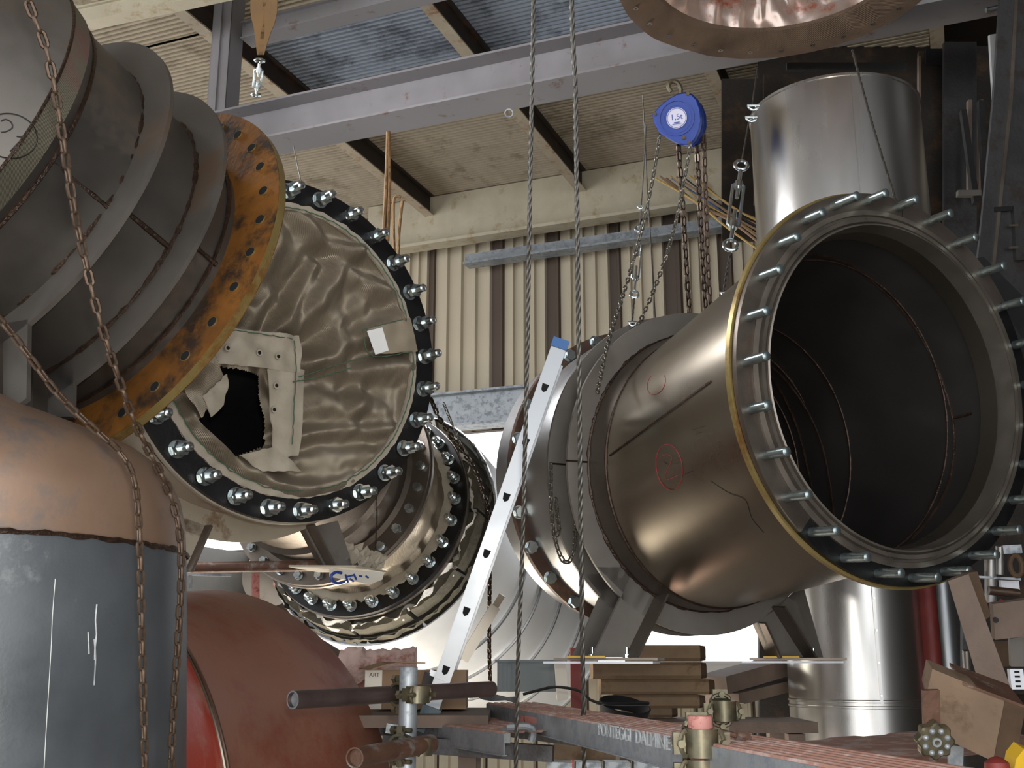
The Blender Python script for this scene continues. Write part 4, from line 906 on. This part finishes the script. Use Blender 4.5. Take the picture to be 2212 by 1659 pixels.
# ================================================================ cable bundle
cols = ['wire_yellow', 'wire_brown', 'wire_brown', 'wire_yellow', 'wire_blue', 'wire_brown', 'wire_black', 'wire_brown', 'wire_yellow', 'wire_brown']
t = Thing('cable_bundle', 'bundle of yellow, brown and blue cables sagging behind the hoist chains', 'cables', W(1530, 450, 6.5))
for k, cm_ in enumerate(cols):
    o = k * 9; m = MB(); pts = [W(1420 + o * 1.0 + random.uniform(-4, 4), 383 + random.uniform(-3, 3), 7.2), W(1500 + o * .9, 440 + random.uniform(-6, 6), 6.9), W(1580 + o * .6, 492 - o * .3 + random.uniform(-8, 8), 6.6), W(1690 + o * .3, 580 - o * 1.0 + random.uniform(-8, 8), 6.3)]
    m.tube(spline(pts, .06), random.uniform(.004, .008), 6); t.part('cable', m, cm_)
# ================================================================ ladder
t = Thing('ladder', 'aluminium ladder leaning back to the left of the open duct, blue cap on top', 'ladder', W(938, 1500, 4.3))
A, B = W(944, 1500, 3.9), W(1208, 748, 4.15)
d = (B - A).normalized(); sd = (CR - d * CR.dot(d)).normalized(); bk = d.cross(sd).normalized()
if bk.dot(CF) < 0: bk = -bk
def rail(off, lab=None):
    m = MB(); a, b = A + off, B + off; w_ = .027
    m.box((a + b) / 2, (b - a) / 2, sd * w_, bk * .0025); m.box((a + b) / 2 - sd * w_ + bk * .012, (b - a) / 2, sd * .002, bk * .012); m.box((a + b) / 2 + sd * w_ + bk * .012, (b - a) / 2, sd * .002, bk * .012)
    return t.part('rail', m, 'aluminium', smooth=0)
rail(V((0, 0, 0))); rail(bk * .3)
L = (B - A).length; n_ = 8
for k in range(n_):
    p = A + d * (.09 + k * .215)
    if (p - A).length > L - .05: break
    m = MB(); m.cyl(p + bk * .006, p + bk * .3, .014, 6); t.part('rung', m, 'aluminium', smooth=20)
    m = MB(); m.prism([p + sd * a_ + d * b_ - bk * .004 for a_, b_ in ((-.013, .012), (.013, .012), (.010, -.012), (0, -.02), (-.010, -.012))], -bk, .001); t.part('rung_end', m, 'void', smooth=0)
m = MB(); m.box(B + d * .01, d * .018, sd * .031, bk * .01); t.part('end_cap', m, 'blue_cap', 'blue plastic end cap')
m = MB(); q = A - d * .07; m.box(q - d * .02, d * .045, sd * .034, bk * .03); 
for k in range(5): m.box(q + sd * (-.028 + .014 * k) - bk * .032 - d * .02, d * .04, sd * .003, bk * .003)
t.part('foot', m, 'rubber', 'ribbed grey rubber foot', smooth=0)
m = MB(); a, b = W(918, 1490, 3.95), W(928, 1452, 3.95); m.bar(a, b, .03, .02); m.bar(b, W(945, 1458, 3.95), .02, .02); m.bar(A + d * .05, A - d * .07, .05, .012, up=bk); t.part('hook', m, 'aluminium', smooth=0)
# second ladder section behind (narrower)
t2 = Thing('ladder', 'narrow aluminium ladder section lying behind the leaning ladder', 'ladder', W(985, 1400, 4.6))
A2, B2 = W(962, 1460, 4.7), W(1128, 975, 5.3); m = MB(); m.bar(A2, B2, .03, .05, up=CF); t2.part('rail', m, 'aluminium', smooth=0)
m = MB(); m.bar(W(1000, 1425, 5.2), W(1070, 1310, 5.3), .05, .02, up=CF); m.bar(W(1070, 1310, 5.3), W(1085, 1285, 5.3), .03, .02, up=CF); solo('flat_bar', m, 'steel_satin', 'bent dull metal strip leaning under the cladding right of the ladder', 'strip', smooth=0)
# ================================================================ brown pipe and post behind, centre left
m = MB(); m.cyl(W(398, 1226, 4.9), W(690, 1222, 4.9), .024, 20); solo('handrail_pipe', m, 'rusty_tube', 'rusty horizontal pipe below the black flange', 'pipe')
m = MB(); m.cyl(W(552, 1238, 5.0), W(552, 1420, 5.0), .018, 16); solo('red_pipe', m, 'pink_paint', 'short pinkish upright post under the rusty horizontal pipe', 'post')
m = MB(); m.bar(W(405, 1240, 5.1), W(500, 1243, 5.1), .02, .012); m.bar(W(412, 1240, 5.1), W(412, 1270, 5.1), .012, .012, up=(0, 1, 0)); solo('thin_rail', m, 'galv', 'thin grey rail against the grey cladding below the rusty pipe', 'rail', smooth=0)
m = MB(); m.annulus(W(585, 1250, 6.4), N(-.3, 0, .95), .0, .16, .02, 48); o_ = solo('end_disc', m, 'plate_grey', 'dark grey round plate with one hole behind the pinkish post', 'plate'); m = MB(); m.cyl(W(596, 1261, 6.38), W(596, 1261, 6.36), .018, 16); child(o_, 'plate_hole', m, 'pink_paint')
# ================================================================ scaffold tubes and couplers
def tube_thing(name, label, A, B, r, mt, capm='galv', open_a=False):
    t = Thing(name, label, 'tube', A); m = MB(); m.cyl(A, B, r, 28, caps=(False, False)); m.cyl(A, B, r - .004, 28, caps=(False, False)); t.part('tube', m, mt)
    d = (B - A).normalized(); m = MB(); m.annulus(A, d, r - .004, r, .002, 28); m.annulus(B - d * .002, d, r - .004, r, .002, 28); t.part('tube_rim', m, capm)
    m = MB(); m.cyl(A + d * .012, A + d * .014, r - .004, 24); t.part('tube_plug', m, capm); return t
DT = 3.0
pv = W(883, 1440, DT); zb = 0
tube_thing('scaffold_tube', 'upright galvanised scaffold tube at bottom centre left', V((pv.x, pv.y, pv.z)), V((pv.x + .0, pv.y, 0.0)), .0245, 'galv')
hA, hB = W(632, 1512, 2.75), W(1062, 1488, 3.35)
tube_thing('scaffold_tube', 'horizontal dark scaffold tube with grey end, above the plank', hA, hB, .0225, 'brown_tube')
lA, lB = W(766, 1637, 2.6), W(930, 1606, 2.95)
tube_thing('scaffold_tube', 'short rusty scaffold tube near the bottom edge', lA, lB, .024, 'rusty_tube', 'rusty_tube')
def coupler(label, p, ax1_, ax2_, r, mt='brass', s=1.0):
    t = Thing('scaffold_coupler', label, 'coupler', p); a1 = V(ax1_).normalized(); a2 = V(ax2_).normalized(); n = a1.cross(a2).normalized()
    for a, off in ((a1, -n * r * 1.05), (a2, n * r * 1.05)):
        x_, y_ = frame(a); m = MB(); prof = []
        m.annulus(p + off - a * .022 * s, a, r, r + .007 * s, .044 * s, 28); t.part('clamp_shell', m, mt)
        o2 = a.cross(n).normalized()
        for sg in (-1, 1):
            m = MB(); q = p + off + o2 * sg * (r + .014 * s); m.box(q, a * .017 * s, o2 * .011 * s, n * .008 * s); m.cyl(q - n * .028 * s, q + n * .03 * s, .0065 * s, 10); m.cyl(q + n * .02 * s, q + n * .032 * s, .012 * s, 6); t.part('clamp_bolt', m, mt, smooth=25)
            m = MB(); m.tube([p + off + o2 * sg * (r + .004 * s + .01 * s * math.sin(math.pi * k / 8)) + a * .02 * s * math.cos(math.pi * k / 8) - n * .012 * s for k in range(9)], .004 * s, 6); t.part('clamp_lug', m, mt)
    return t
coupler('brass-coloured coupler joining upright and horizontal tubes', W(885, 1500, 2.99), UP, hB - hA, .0255)
coupler('dirty coupler joining upright tube and short rusty tube', W(888, 1612, 2.92), UP, lB - lA, .0255)
# ================================================================ planks (steel decks)
def plank(label, near, far, z, h, mtop='plank_top', mside='galv', ribs=6, name='scaffold_plank', group=None):
    """near/far: pixel ends (left,right) of the two top edges on the level z"""
    a, b = onz(*near[0], z), onz(*near[1], z); c_, d_ = onz(*far[1], z), onz(*far[0], z)
    t = Thing(name, label, 'plank', (a + b) / 2 - UP * h, group)
    wv = ((d_ - a) + (c_ - b)) / 2; ln = (b - a).normalized(); wv = wv - ln * wv.dot(ln); 
    m = MB(); pr = []
    for k in range(ribs):
        pr += [(k / ribs, 0), ((k + .12) / ribs, .005), ((k + .5) / ribs, .005), ((k + .62) / ribs, 0)]
    pr.append((1, 0)); P = [a + wv * u + UP * q for u, q in pr]; Q = [b + wv * u + UP * q for u, q in pr]; n_ = len(pr)
    m.add(P + Q, [(i, i + 1, n_ + i + 1, n_ + i) for i in range(n_ - 1)]); t.part('deck_top', m, mtop, smooth=0)
    m = MB(); m.prism([a, b, b - UP * h, a - UP * h], -wv.normalized(), .003); m.prism([a + wv, b + wv, b + wv - UP * h, a + wv - UP * h], wv.normalized(), .003); m.prism([a, a + wv, a + wv - UP * h, a - UP * h], -ln, .003); m.bar(a - UP * h, b - UP * h, .015, .003); t.part('side_channel', m, mside, smooth=0)
    return t, a, b, wv, ln
zP = 1.44
t, a, b, wv, ln = plank('long galvanised steel plank with ribbed reddish top and embossed lettering, foremost', ((1052, 1520), (2330, 1762)), ((1060, 1503), (2330, 1700)), zP, .062, ribs=8)
nn = -wv.normalized()
tm = text_mesh('PONTEGGI  DALMINE', .044, 'letter_pale', .0015); ctr = onp(1367, 1585, a, nn)
q = onp(1362, 1590, a + nn * .004, nn); t.inst('embossed_lettering', tm, mat4(q, nn, ln) @ Matrix.Diagonal((1.25, 1, 1, 1)), label='raised lettering on the side')
m = MB(); q0, q1 = onp(1124, 1552, a + nn * .004, nn), onp(1158, 1557, a + nn * .004, nn); m.bar(q0, q1, .001, .02); t.part('sticker', m, 'pink_paint', 'faded pinkish sticker', smooth=0)
plank('shorter galvanised plank with hook end behind the ladder foot', ((790, 1546), (1090, 1585)), ((790, 1522), (1150, 1560)), 1.39, .062)
t2 = Thing('plank_hook', 'rounded galvanised hook end of the shorter plank', 'hook', W(1130, 1590, 3.4)); m = MB(); m.tube(spline([W(1095, 1572, 3.4), W(1140, 1570, 3.4), W(1152, 1582, 3.4), W(1148, 1600, 3.4)], .01), .012, 8); m.bar(W(1092, 1575, 3.41), W(1092, 1602, 3.41), .03, .03, up=(0, 1, 0)); t2.part('hook_body', m, 'galv')
m = MB(); m.bar(W(835, 1572, 3.55), W(865, 1576, 3.55), .04, .03); solo('perforated_bracket', m, 'galv', 'perforated grey bracket under the shorter plank', 'bracket', smooth=0)
m = MB(); m.bar(W(830, 1604, 3.7), W(1195, 1628, 3.6), .05, .05); solo('steel_bar', m, 'dark_steel', 'blue-grey bar running under the shorter plank', 'bar', smooth=0)
plank('rusty brown plank lying behind the long plank at right', ((1620, 1610), (2060, 1640)), ((1600, 1575), (2040, 1562)), 1.33, .05, mside='rusty_tube', ribs=3)
# post and couplers on the long plank
pp = W(1512, 1545, 2.22)
tube_thing('scaffold_post', 'pink painted scaffold post gripped by couplers in front of the long plank', V((pp.x, pp.y, pp.z)), V((pp.x, pp.y, .0)), .0245, 'pink_paint', 'pink_paint')
coupler('golden coupler on the pink post', W(1510, 1603, 2.2), UP, CR, .0255, s=1.2)
coupler('lower golden coupler on the pink post at the bottom edge', W(1512, 1668, 2.2), UP, CR, .0255, s=1.2)
m = MB(); m.cyl(W(1555, 1580, 2.25), W(1622, 1597, 2.25), .006, 10); m.cyl(W(1590, 1588, 2.25), W(1618, 1596, 2.25), .012, 6); solo('coupler_bolt', m, 'rusty_tube', 'rusty bolt sticking out to the right of the pink post coupler', 'bolt', smooth=25)
# couplers behind timber
coupler('dull coupler behind the long plank right of the timber stack', W(1560, 1535, 3.6), UP, CR, .03, 'brass', 1.4)
# octagonal foot clamp at the right
t = Thing('rosette_clamp', 'round cast steel rosette clamp with lobes on a brown plate, lower right', 'clamp', W(2022, 1600, 2.7)); q = W(2022, 1602, 2.65); nn_ = N(0, .05, 1)
m = MB(); x_, y_ = frame(nn_)
ring_ = [q + (x_ * math.cos(2 * math.pi * k / 48) + y_ * math.sin(2 * math.pi * k / 48)) * (.042 + .004 * math.cos(8 * 2 * math.pi * k / 48)) for k in range(48)]
m.ring([[q + (p - q) * .9 - nn_ * .004 for p in ring_], ring_, [p + nn_ * .025 for p in ring_]]); t.part('disc', m, 'brass')
for k in range(8):
    a_ = 2 * math.pi * (k + .5) / 8; m = MB(); c_ = q + (x_ * math.cos(a_) + y_ * math.sin(a_)) * .028; m.lathe(c_, -nn_, [(0, .008), (.006, .007), (.009, .004), (.01, .0005)], 12); t.part('lobe', m, 'galv')
m = MB(); m.annulus(q - nn_ * .008, nn_, .006, .011, .006, 20); t.part('hub', m, 'galv')
m = MB(); m.bar(W(2010, 1490, 2.68), W(2012, 1570, 2.68), .04, .012, up=CF); t.part('brown_plate', m, 'rusty_tube', smooth=0)
# ================================================================ timber stack
GT = 'timbers in the stack under the open duct'
spec = [(1358, 1528, 1394, 1428, 'topmost timber of the stack below the open duct'), (1282, 1530, 1431, 1466, 'second timber from the top of the stack, reaching furthest left'), (1300, 1548, 1468, 1500, 'third timber from the top of the stack, reaching furthest right'), (1330, 1528, 1502, 1530, 'fourth timber from the top of the stack'), (1350, 1468, 1524, 1550, 'lowest short timber of the stack')]
for x0, x1, y0, y1, lb in spec:
    dpt = 5.6; a, b = W(x0, (y0 + y1) / 2, dpt), W(x1 - 14, (y0 + y1) / 2, dpt); h = (y1 - y0) / 2 / F * dpt
    t = Thing('timber', lb, 'timber', (a + b) / 2 - UP * h, GT)
    oct_ = [(-h * 1.3, -h), (-h * 1.6, -h * .6), (-h * 1.6, h * .6), (-h * 1.3, h), (h * 1.3, h), (h * 1.6, h * .6), (h * 1.6, -h * .6), (h * 1.3, -h)]
    ax = V((.998, .05, 0)); yy_ = V((-.05, .998, 0)); b2 = V((b.x, b.y, a.z)) 
    m = MB(); m.ring([[a + yy_ * (u + .08) + UP * v for u, v in oct_], [b2 + yy_ * (u + .08) + UP * v for u, v in oct_]], caps=(1, 1)); t.part('beam', m, 'timber', smooth=0)
    m = MB(); m.ring([[b2 + yy_ * (u + .08) + UP * v for u, v in oct_], [b2 + ax * .03 + yy_ * (u * .9 + .08) + UP * v * .9 for u, v in oct_]]); t.part('end_grain', m, 'timber_end', 'dark weathered end grain', smooth=0)
for a, b, w_, lb in (((1535, 1480), (1720, 1428), .09, 'upper long grey board slanting behind the stack'), ((1560, 1510), (1720, 1470), .06, 'lower long grey board slanting behind the stack')):
    m = MB(); m.bar(W(*a, 5.9), W(*b, 6.6), .2, w_); solo('board', m, 'timber_grey', lb, 'board', smooth=0)
m = MB(); m.bar(W(1195, 1622, 4.2), W(1328, 1628, 4.2), .08, .055); solo('timber', m, 'timber', 'yellowish short timber low behind the long plank', 'timber', smooth=0)
m = MB(); m.bar(W(1335, 1620, 4.3), W(1470, 1640, 4.3), .15, .075); solo('timber', m, 'timber_grey', 'greyish timber right of the yellowish one, low behind the plank', 'timber', smooth=0)
for k in range(5):
    m = MB(); x = 1180 + k * 62; m.bar(W(x, 1659, 4.0), W(x + 54, 1661, 4.0), .1, .05); solo('grey_block', m, 'galv', f'pale block at the bottom edge, {["leftmost", "second from left", "middle one", "second from right", "rightmost"][k]} of the row', 'block', 'pale blocks along the bottom edge', smooth=0)
# black round tub
p = W(1345, 1525, 4.9); m = MB(); m.lathe(p - UP * .05, N(.15, .98, -.05), [(0, .1), (.06, .115), (.062, .108), (.01, .095)], 40); m.tube([p + V((.112 * math.cos(a_ / 12 * math.pi), .112 * math.sin(a_ / 12 * math.pi), .012)) for a_ in range(24)], .008, 8, closed=True); solo('round_tub', m, 'void', 'black round tub lying beside the timber stack', 'tub')
# black cables on the plank
m = MB(); m.tube(spline([W(1130, 1500, 4.2), W(1160, 1492, 4.2), W(1200, 1484, 4.2), W(1250, 1492, 4.2), W(1275, 1512, 4.2), W(1300, 1520, 4.2)], .02), .006, 6); solo('black_hose', m, 'wire_black', 'thin black hose looping over to the black tub', 'hose')
for k in range(7):
    m = MB(); m.tube(spline([W(1000 + k * 6, 1488 + k * 3, 3.9), W(1060, 1500 + k * 2, 3.9), W(1110 + k * 2, 1508 + random.uniform(-6, 8), 3.9)], .03), .004, 5); solo('loose_wire', m, 'wire_black', ['topmost', 'second', 'third', 'fourth', 'fifth', 'sixth', 'lowest'][k] + ' thin black wire in the heap right of the ladder foot', 'wire', 'black wires heaped by the ladder foot')
# crate
t = Thing('storage_crate', 'grey plastic crate right of the ladder, behind the long plank', 'crate', W(1145, 1500, 5.0)); q = W(1147, 1462, 5.1)
m = MB(); m.box(q + V((0, .1, 0)), (.155, 0, 0), (0, .11, 0), (0, 0, .065)); t.part('body', m, 'plastic_grey', smooth=0)
m = MB(); m.box(q + V((0, .1, .07)), (.165, 0, 0), (0, .12, 0), (0, 0, .006)); t.part('rim', m, 'plastic_grey', smooth=0)
for dx in (-.14, -.1, .1, .14): m = MB(); m.box(q + V((dx, -.013, -.003)), (.008, 0, 0), (0, .004, 0), (0, 0, .062)); t.part('rib', m, 'plastic_grey', smooth=0)
m = MB(); m.bar(W(1210, 1430, 4.9), W(1215, 1510, 4.9), .05, .03, up=(0, 1, 0)); solo('pale_board', m, 'card_white', 'pale upright board right of the grey crate', 'board', smooth=0)
m = MB(); p = W(1245, 1400, 5.4); m.bar(p, V((p.x, p.y, 0)), .06, .04, up=(0, 1, 0)); solo('red_upright', m, 'red_post', 'narrow dark red upright left of the timber stack', 'post', smooth=0)
# cardboard box
t = Thing('cardboard_box', 'open cardboard box with white end behind the upright tube', 'box', W(870, 1535, 3.9)); q = W(895, 1490, 4.0); hw, hh = .165, .068
m = MB(); m.box(q + V((.02, .12, 0)), (hw, 0, 0), (0, .1, 0), (0, 0, hh)); t.part('carton', m, 'card', smooth=0)
m = MB(); m.box(q + V((-hw + .015, .018, 0)), (.031, 0, 0), (0, .003, 0), (0, 0, hh)); t.part('white_panel', m, 'card_white', 'white printed end panel', smooth=0)
for a, b in (((790, 1445), (840, 1430)), ((840, 1430), (905, 1432))): m = MB(); m.bar(W(*a, 3.95), W(*b, 4.0), .12, .004); t.part('flap', m, 'card', smooth=0)
# printed marks on the box
bt = text_mesh('ART', .02, 'ink_black', .0004); t.inst('printed_mark', bt, mat4(q + V((-hw + .018, .0145, hh - .017)), (0, -1, 0), (1, 0, 0)))
bt = text_mesh('TEX', .03, 'ink_black', .0004); t.inst('printed_mark', bt, mat4(q + V((.06, .0190, .02)), (0, -1, 0), (1, 0, 0)))
t = Thing('cardboard_box', 'small brown carton with white sticker behind the ladder foot', 'box', W(965, 1535, 4.1)); q = W(968, 1500, 4.25)
m = MB(); m.box(q + V((0, .1, 0)), (.045, 0, 0), (0, .08, 0), (0, 0, .06)); t.part('carton', m, 'card', smooth=0)
m = MB(); m.box(q + V((0, .018, -.038)), (.022, 0, 0), (0, .002, 0), (0, 0, .014)); st = t.part('sticker', m, 'card_white', smooth=0)
bt = text_mesh('ZB', .02, 'ink_black', .0003); t.inst('printed_mark', bt, mat4(q + V((0, .0155, -.038)), (0, -1, 0), (1, 0, 0)))
# pinkish insulation roll
m = MB(); rings = []; A_, B_ = W(735, 1440, 4.7), W(898, 1428, 4.7)
for i in range(25):
    c_ = A_.lerp(B_, i / 24); rings.append([c_ + (CF * math.cos(2 * math.pi * k / 28) * 1.3 + UP * math.sin(2 * math.pi * k / 28)) * (.055 * (1 + .25 * noise.noise(V((i * .5, math.cos(2 * math.pi * k / 28) * 2, math.sin(2 * math.pi * k / 28) * 2)))) + (.015 if i < 8 else 0)) for k in range(28)])
m.ring(rings); solo('insulation_roll', m, 'wool_pink', 'pinkish fluffy insulation roll behind the cardboard box', 'insulation', smooth=60)
m = MB(); rings = []; A_, B_ = W(745, 1475, 4.75), W(800, 1490, 4.75)
for i in range(12):
    c_ = A_.lerp(B_, i / 11); rings.append([c_ + (CF * math.cos(2 * math.pi * k / 20) + UP * math.sin(2 * math.pi * k / 20)) * (.06 * (1 + .35 * noise.noise(V((i * .7, k * .5, 3))))) for k in range(20)])
m.ring(rings); solo('insulation_heap', m, 'wool_pink', 'reddish torn insulation heap under the pinkish roll', 'insulation', smooth=60)
# support trestle for these loose things
m = MB()
p0 = rp(4.0, -2.2, 0)
zt0 = W(895, 1536, 4.0).z
m.box(V((-.5, 4.2, zt0 - .022)), (.42, 0, 0), (0, .32, 0), (0, 0, .02)); 
for sx in (-.85, -.15):
    for sy in (3.95, 4.45): m.box(V((sx, sy, zt0 / 2 - .02)), (.03, 0, 0), (0, .03, 0), (0, 0, zt0 / 2 - .02))
solo('work_platform', m, 'timber_grey', 'low wooden work platform behind the scaffold planks carrying the boxes', 'platform', smooth=0)
zt1 = W(1430, 1550, 5.6).z
m = MB(); m.box(V((.85, 5.75, zt1 - .03)), (.6, 0, 0), (0, .25, 0), (0, 0, .025))
for sx in (.35, 1.35):
    for sy in (5.55, 5.95): m.box(V((sx, sy, zt1 / 2 - .03)), (.04, 0, 0), (0, .04, 0), (0, 0, zt1 / 2 - .03))
solo('work_platform', m, 'timber_grey', 'wooden platform under the timber stack', 'platform', smooth=0)
# ================================================================ boards and clutter lower right
def board(label, poly, d, th, mt, name='board', cat='board', n=None):
    m = MB(); n = n or CF; p0 = W(poly[0][0], poly[0][1], d); m.prism([onp(x, y, p0, n) for x, y in poly], n, th); return solo(name, m, mt, label, cat, smooth=0)
board('wide grey-brown board leaning at lower right', [(2048, 1255), (2092, 1240), (2185, 1490), (2122, 1500)], 3.4, .03, 'timber_grey', n=N(.3, 0, .95))
board('dark narrow board leaning behind the wide one', [(2082, 1238), (2112, 1235), (2140, 1330), (2128, 1340)], 3.5, .03, 'timber_end')
board('pale board with a round knot behind the leaning boards', [(2145, 1305), (2260, 1290), (2260, 1370), (2150, 1382)], 3.7, .03, 'timber_grey')
m = MB(); q = W(2150, 1339, 3.69); m.cyl(q, q - CF * .006, .009, 16); solo('knot', m, 'ink_black', 'black round knob on the pale board', 'knob')
t = Thing('timber_block', 'large square-cut timber block with dark end at lower right', 'timber', W(2080, 1600, 2.6))
nb = N(.15, .1, .98); p0 = W(2010, 1500, 2.75)
fc = [onp(x, y, p0, nb) for x, y in ((2014, 1445), (2172, 1510), (2146, 1645), (2030, 1590), (2004, 1490))]
m = MB(); m.prism(fc, nb, .07); t.part('face', m, 'block_wood', smooth=0)
m = MB(); m.prism([onp(x, y, p0 - nb * .002, nb) for x, y in ((2172, 1508), (2216, 1530), (2196, 1630), (2182, 1648), (2146, 1645))], nb, .14); t.part('end', m, 'timber_end', smooth=0)
m = MB(); m.prism([onp(x, y, p0 - nb * .003, nb) for x, y in ((2080, 1474), (2214, 1524), (2214, 1530), (2080, 1480))], nb, .14); t.part('split_edge', m, 'rusty_tube', smooth=0)
board('grey steel plate behind the rosette clamp', [(2050, 1610), (2082, 1612), (2080, 1660), (2050, 1660)], 2.8, .01, 'galv', 'steel_plate', 'plate')
board('yellow plastic corner at the bottom right edge', [(2195, 1640), (2212, 1618), (2260, 1640), (2260, 1720), (2180, 1720)], 2.4, .05, 'yellow', 'yellow_case', 'case')
m = MB(); q = W(2155, 1668, 2.4); m.lathe(q, UP, [(-.02, .02), (0, .028), (.02, .025), (.03, .012), (.033, .001)], 24); solo('red_cap', m, 'red_post', 'dark red cap at the bottom edge, right', 'cap')
t = Thing('plastic_rack', 'small white slotted plastic rack at the right edge', 'rack', W(2195, 1470, 3.6)); m = MB(); q = W(2195, 1467, 3.6); m.box(q, (.022, 0, 0), (0, .01, 0), (0, 0, .032)); t.part('rack_body', m, 'white_plastic', smooth=0)
for k in range(4): m = MB(); m.box(q + V((0, -.011, -.022 + .015 * k)), (.008, 0, 0), (0, .002, 0), (0, 0, .003)); t.part('slot', m, 'void', smooth=0)
# machinery behind at right edge: valves, pipes, frame
p = W(2165, 1215, 4.0)
t = Thing('valve_assembly', 'small pipework with valve and round handle at the right edge below the studs', 'valve', p)
m = MB(); m.cyl(W(2140, 1205, 4.0), W(2140, 1300, 4.0), .02, 14); m.cyl(W(2160, 1180, 4.0), W(2160, 1240, 4.0), .014, 14); t.part('pipe', m, 'stainless_dull')
m = MB(); m.bar(W(2110, 1247, 4.0), W(2200, 1252, 4.0), .04, .008); t.part('bracket', m, 'galv', smooth=0); m = MB(); m.bar(W(2165, 1188, 3.98), W(2205, 1186, 3.98), .02, .03); t.part('bracket', m, 'galv', smooth=0)
m = MB(); qv = W(2195, 1222, 3.9); m.tube([qv + (CR * math.cos(2 * math.pi * k / 24) * .6 + UP * math.sin(2 * math.pi * k / 24)) * .035 for k in range(24)], .009, 8, closed=True); t.part('hand_wheel', m, 'timber_end')
m = MB(); m.cyl(W(2135, 1275, 3.98), W(2200, 1282, 3.98), .016, 12); t.part('lever', m, 'chain_rust')
m = MB(); q = W(2180, 1265, 4.3); m.box(q, (.035, 0, 0), (0, .01, 0), (0, 0, .03)); solo('meter_box', m, 'white_plastic', 'small white box behind the valve at right edge', 'box', smooth=0)
m = MB(); m.tube(spline([W(2160, 1298, 3.95), W(2185, 1308, 3.95), W(2230, 1305, 3.95)], .02), .008, 8); solo('red_hose', m, 'ink_red', 'short red hose at the right edge below the valve', 'hose')
m = MB(); m.cyl(W(2087, 1405, 4.2), W(2090, 1470, 4.2), .014, 16); solo('short_pipe', m, 'stainless', 'short bright pipe between slim stainless pipe and leaning board', 'pipe')
board('white metal panel behind the pale board, right edge', [(2182, 1380), (2212, 1375), (2212, 1440), (2185, 1440)], 4.2, .02, 'plate_grey', 'metal_panel', 'panel')
# dark back structure on the right
wr = W(1900, 400, 6.6)
t = Thing('service_wall', 'dark rusty panelled steelwork behind the tall stainless duct', 'steelwork', V((wr.x, wr.y, 0)))
def dp(x0, y0, x1, y1, d, th, mt, nm='panel'):
    p0 = W(x0, y0, d); m = MB(); m.prism([onp(x, y, p0, V((0, 1, 0))) for x, y in ((x0, y0), (x1, y0), (x1, y1), (x0, y1))], (0, 1, 0), th); return t.part(nm, m, mt, smooth=0)
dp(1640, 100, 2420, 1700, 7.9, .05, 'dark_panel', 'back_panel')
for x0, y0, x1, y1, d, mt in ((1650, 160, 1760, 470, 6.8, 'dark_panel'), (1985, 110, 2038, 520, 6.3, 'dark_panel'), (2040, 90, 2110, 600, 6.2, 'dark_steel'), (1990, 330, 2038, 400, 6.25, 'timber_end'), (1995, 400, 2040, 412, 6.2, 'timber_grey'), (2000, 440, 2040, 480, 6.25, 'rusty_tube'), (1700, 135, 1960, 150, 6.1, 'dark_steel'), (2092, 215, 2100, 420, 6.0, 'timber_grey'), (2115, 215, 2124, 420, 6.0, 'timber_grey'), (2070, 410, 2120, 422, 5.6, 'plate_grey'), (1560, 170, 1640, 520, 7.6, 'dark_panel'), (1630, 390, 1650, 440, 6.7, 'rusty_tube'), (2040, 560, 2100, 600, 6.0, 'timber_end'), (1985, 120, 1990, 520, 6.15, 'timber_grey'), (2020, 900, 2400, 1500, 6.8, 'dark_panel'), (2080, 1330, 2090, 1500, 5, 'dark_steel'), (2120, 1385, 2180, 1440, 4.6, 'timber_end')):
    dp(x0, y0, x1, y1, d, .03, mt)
dp(2000, 105, 2045, 137, 6.28, .02, 'void', 'opening')
m = MB(); m.bar(W(2080, 240, 5.9), W(2108, 440, 5.6), .03, .03, up=(0, 1, 0)); t.part('angle_bar', m, 'dark_steel', smooth=0)
m = MB(); m.bar(W(2118, 220, 5.9), W(2130, 440, 5.6), .03, .03, up=(0, 1, 0)); t.part('angle_bar', m, 'dark_steel', smooth=0)
# right column
pcx = W(2170, 300, 4.6)
t = Thing('steel_column', 'wide dark grey steel column panel at the right edge', 'column', V((pcx.x, pcx.y, 0)))
nc = N(-.25, 0, .97)
def colp(poly, off, th, mt, nm): m = MB(); m.prism([onp(x, y, pcx - nc * off, nc) for x, y in poly], nc, th); return t.part(nm, m, mt, smooth=0)
colp([(2168, -80), (2330, -80), (2330, 760), (2112, 760), (2112, 600), (2130, 430), (2148, 215)], 0, .008, 'dark_steel', 'web_plate')
colp([(2166, -80), (2196, -80), (2180, 215), (2158, 430), (2140, 600), (2140, 760), (2108, 760), (2108, 600), (2126, 430), (2146, 215)], .012, .012, 'dark_steel', 'edge_strip')
colp([(2196, -80), (2203, -80), (2188, 215), (2165, 430), (2147, 600), (2140, 600), (2158, 430), (2180, 215)], .016, .006, 'steel_brown', 'raised_lip')
colp([(2190, 445), (2240, 443), (2240, 560), (2196, 562)], .02, .03, 'dark_steel', 'junction_box'); colp([(2150, 447), (2186, 445), (2186, 455), (2150, 457)], .02, .01, 'void', 'slot')
for y in (485, 533): colp([(2180, y), (2200, y - 2), (2200, y + 4), (2180, y + 4)], .03, .01, 'steel_brown', 'fixing')
board('white tapering gusset plate under the right end of the beam', [(2138, 75), (2170, 70), (2158, 215), (2146, 215)], 4.9, .02, 'sill_white', 'gusset_plate', 'plate')
m = MB(); m.tube([W(2130, 22, 5.0), W(2165, 14, 5.0)], .012, 8); solo('beam_clamp', m, 'zinc', 'small shiny clamp at the right end of the beam', 'clamp')
m = MB(); m.annulus(W(1099, 244, 6.0), CF, .018, .024, .004, 24); solo('steel_ring', m, 'galv', 'small pale ring hanging under the beam left of the cables', 'ring')
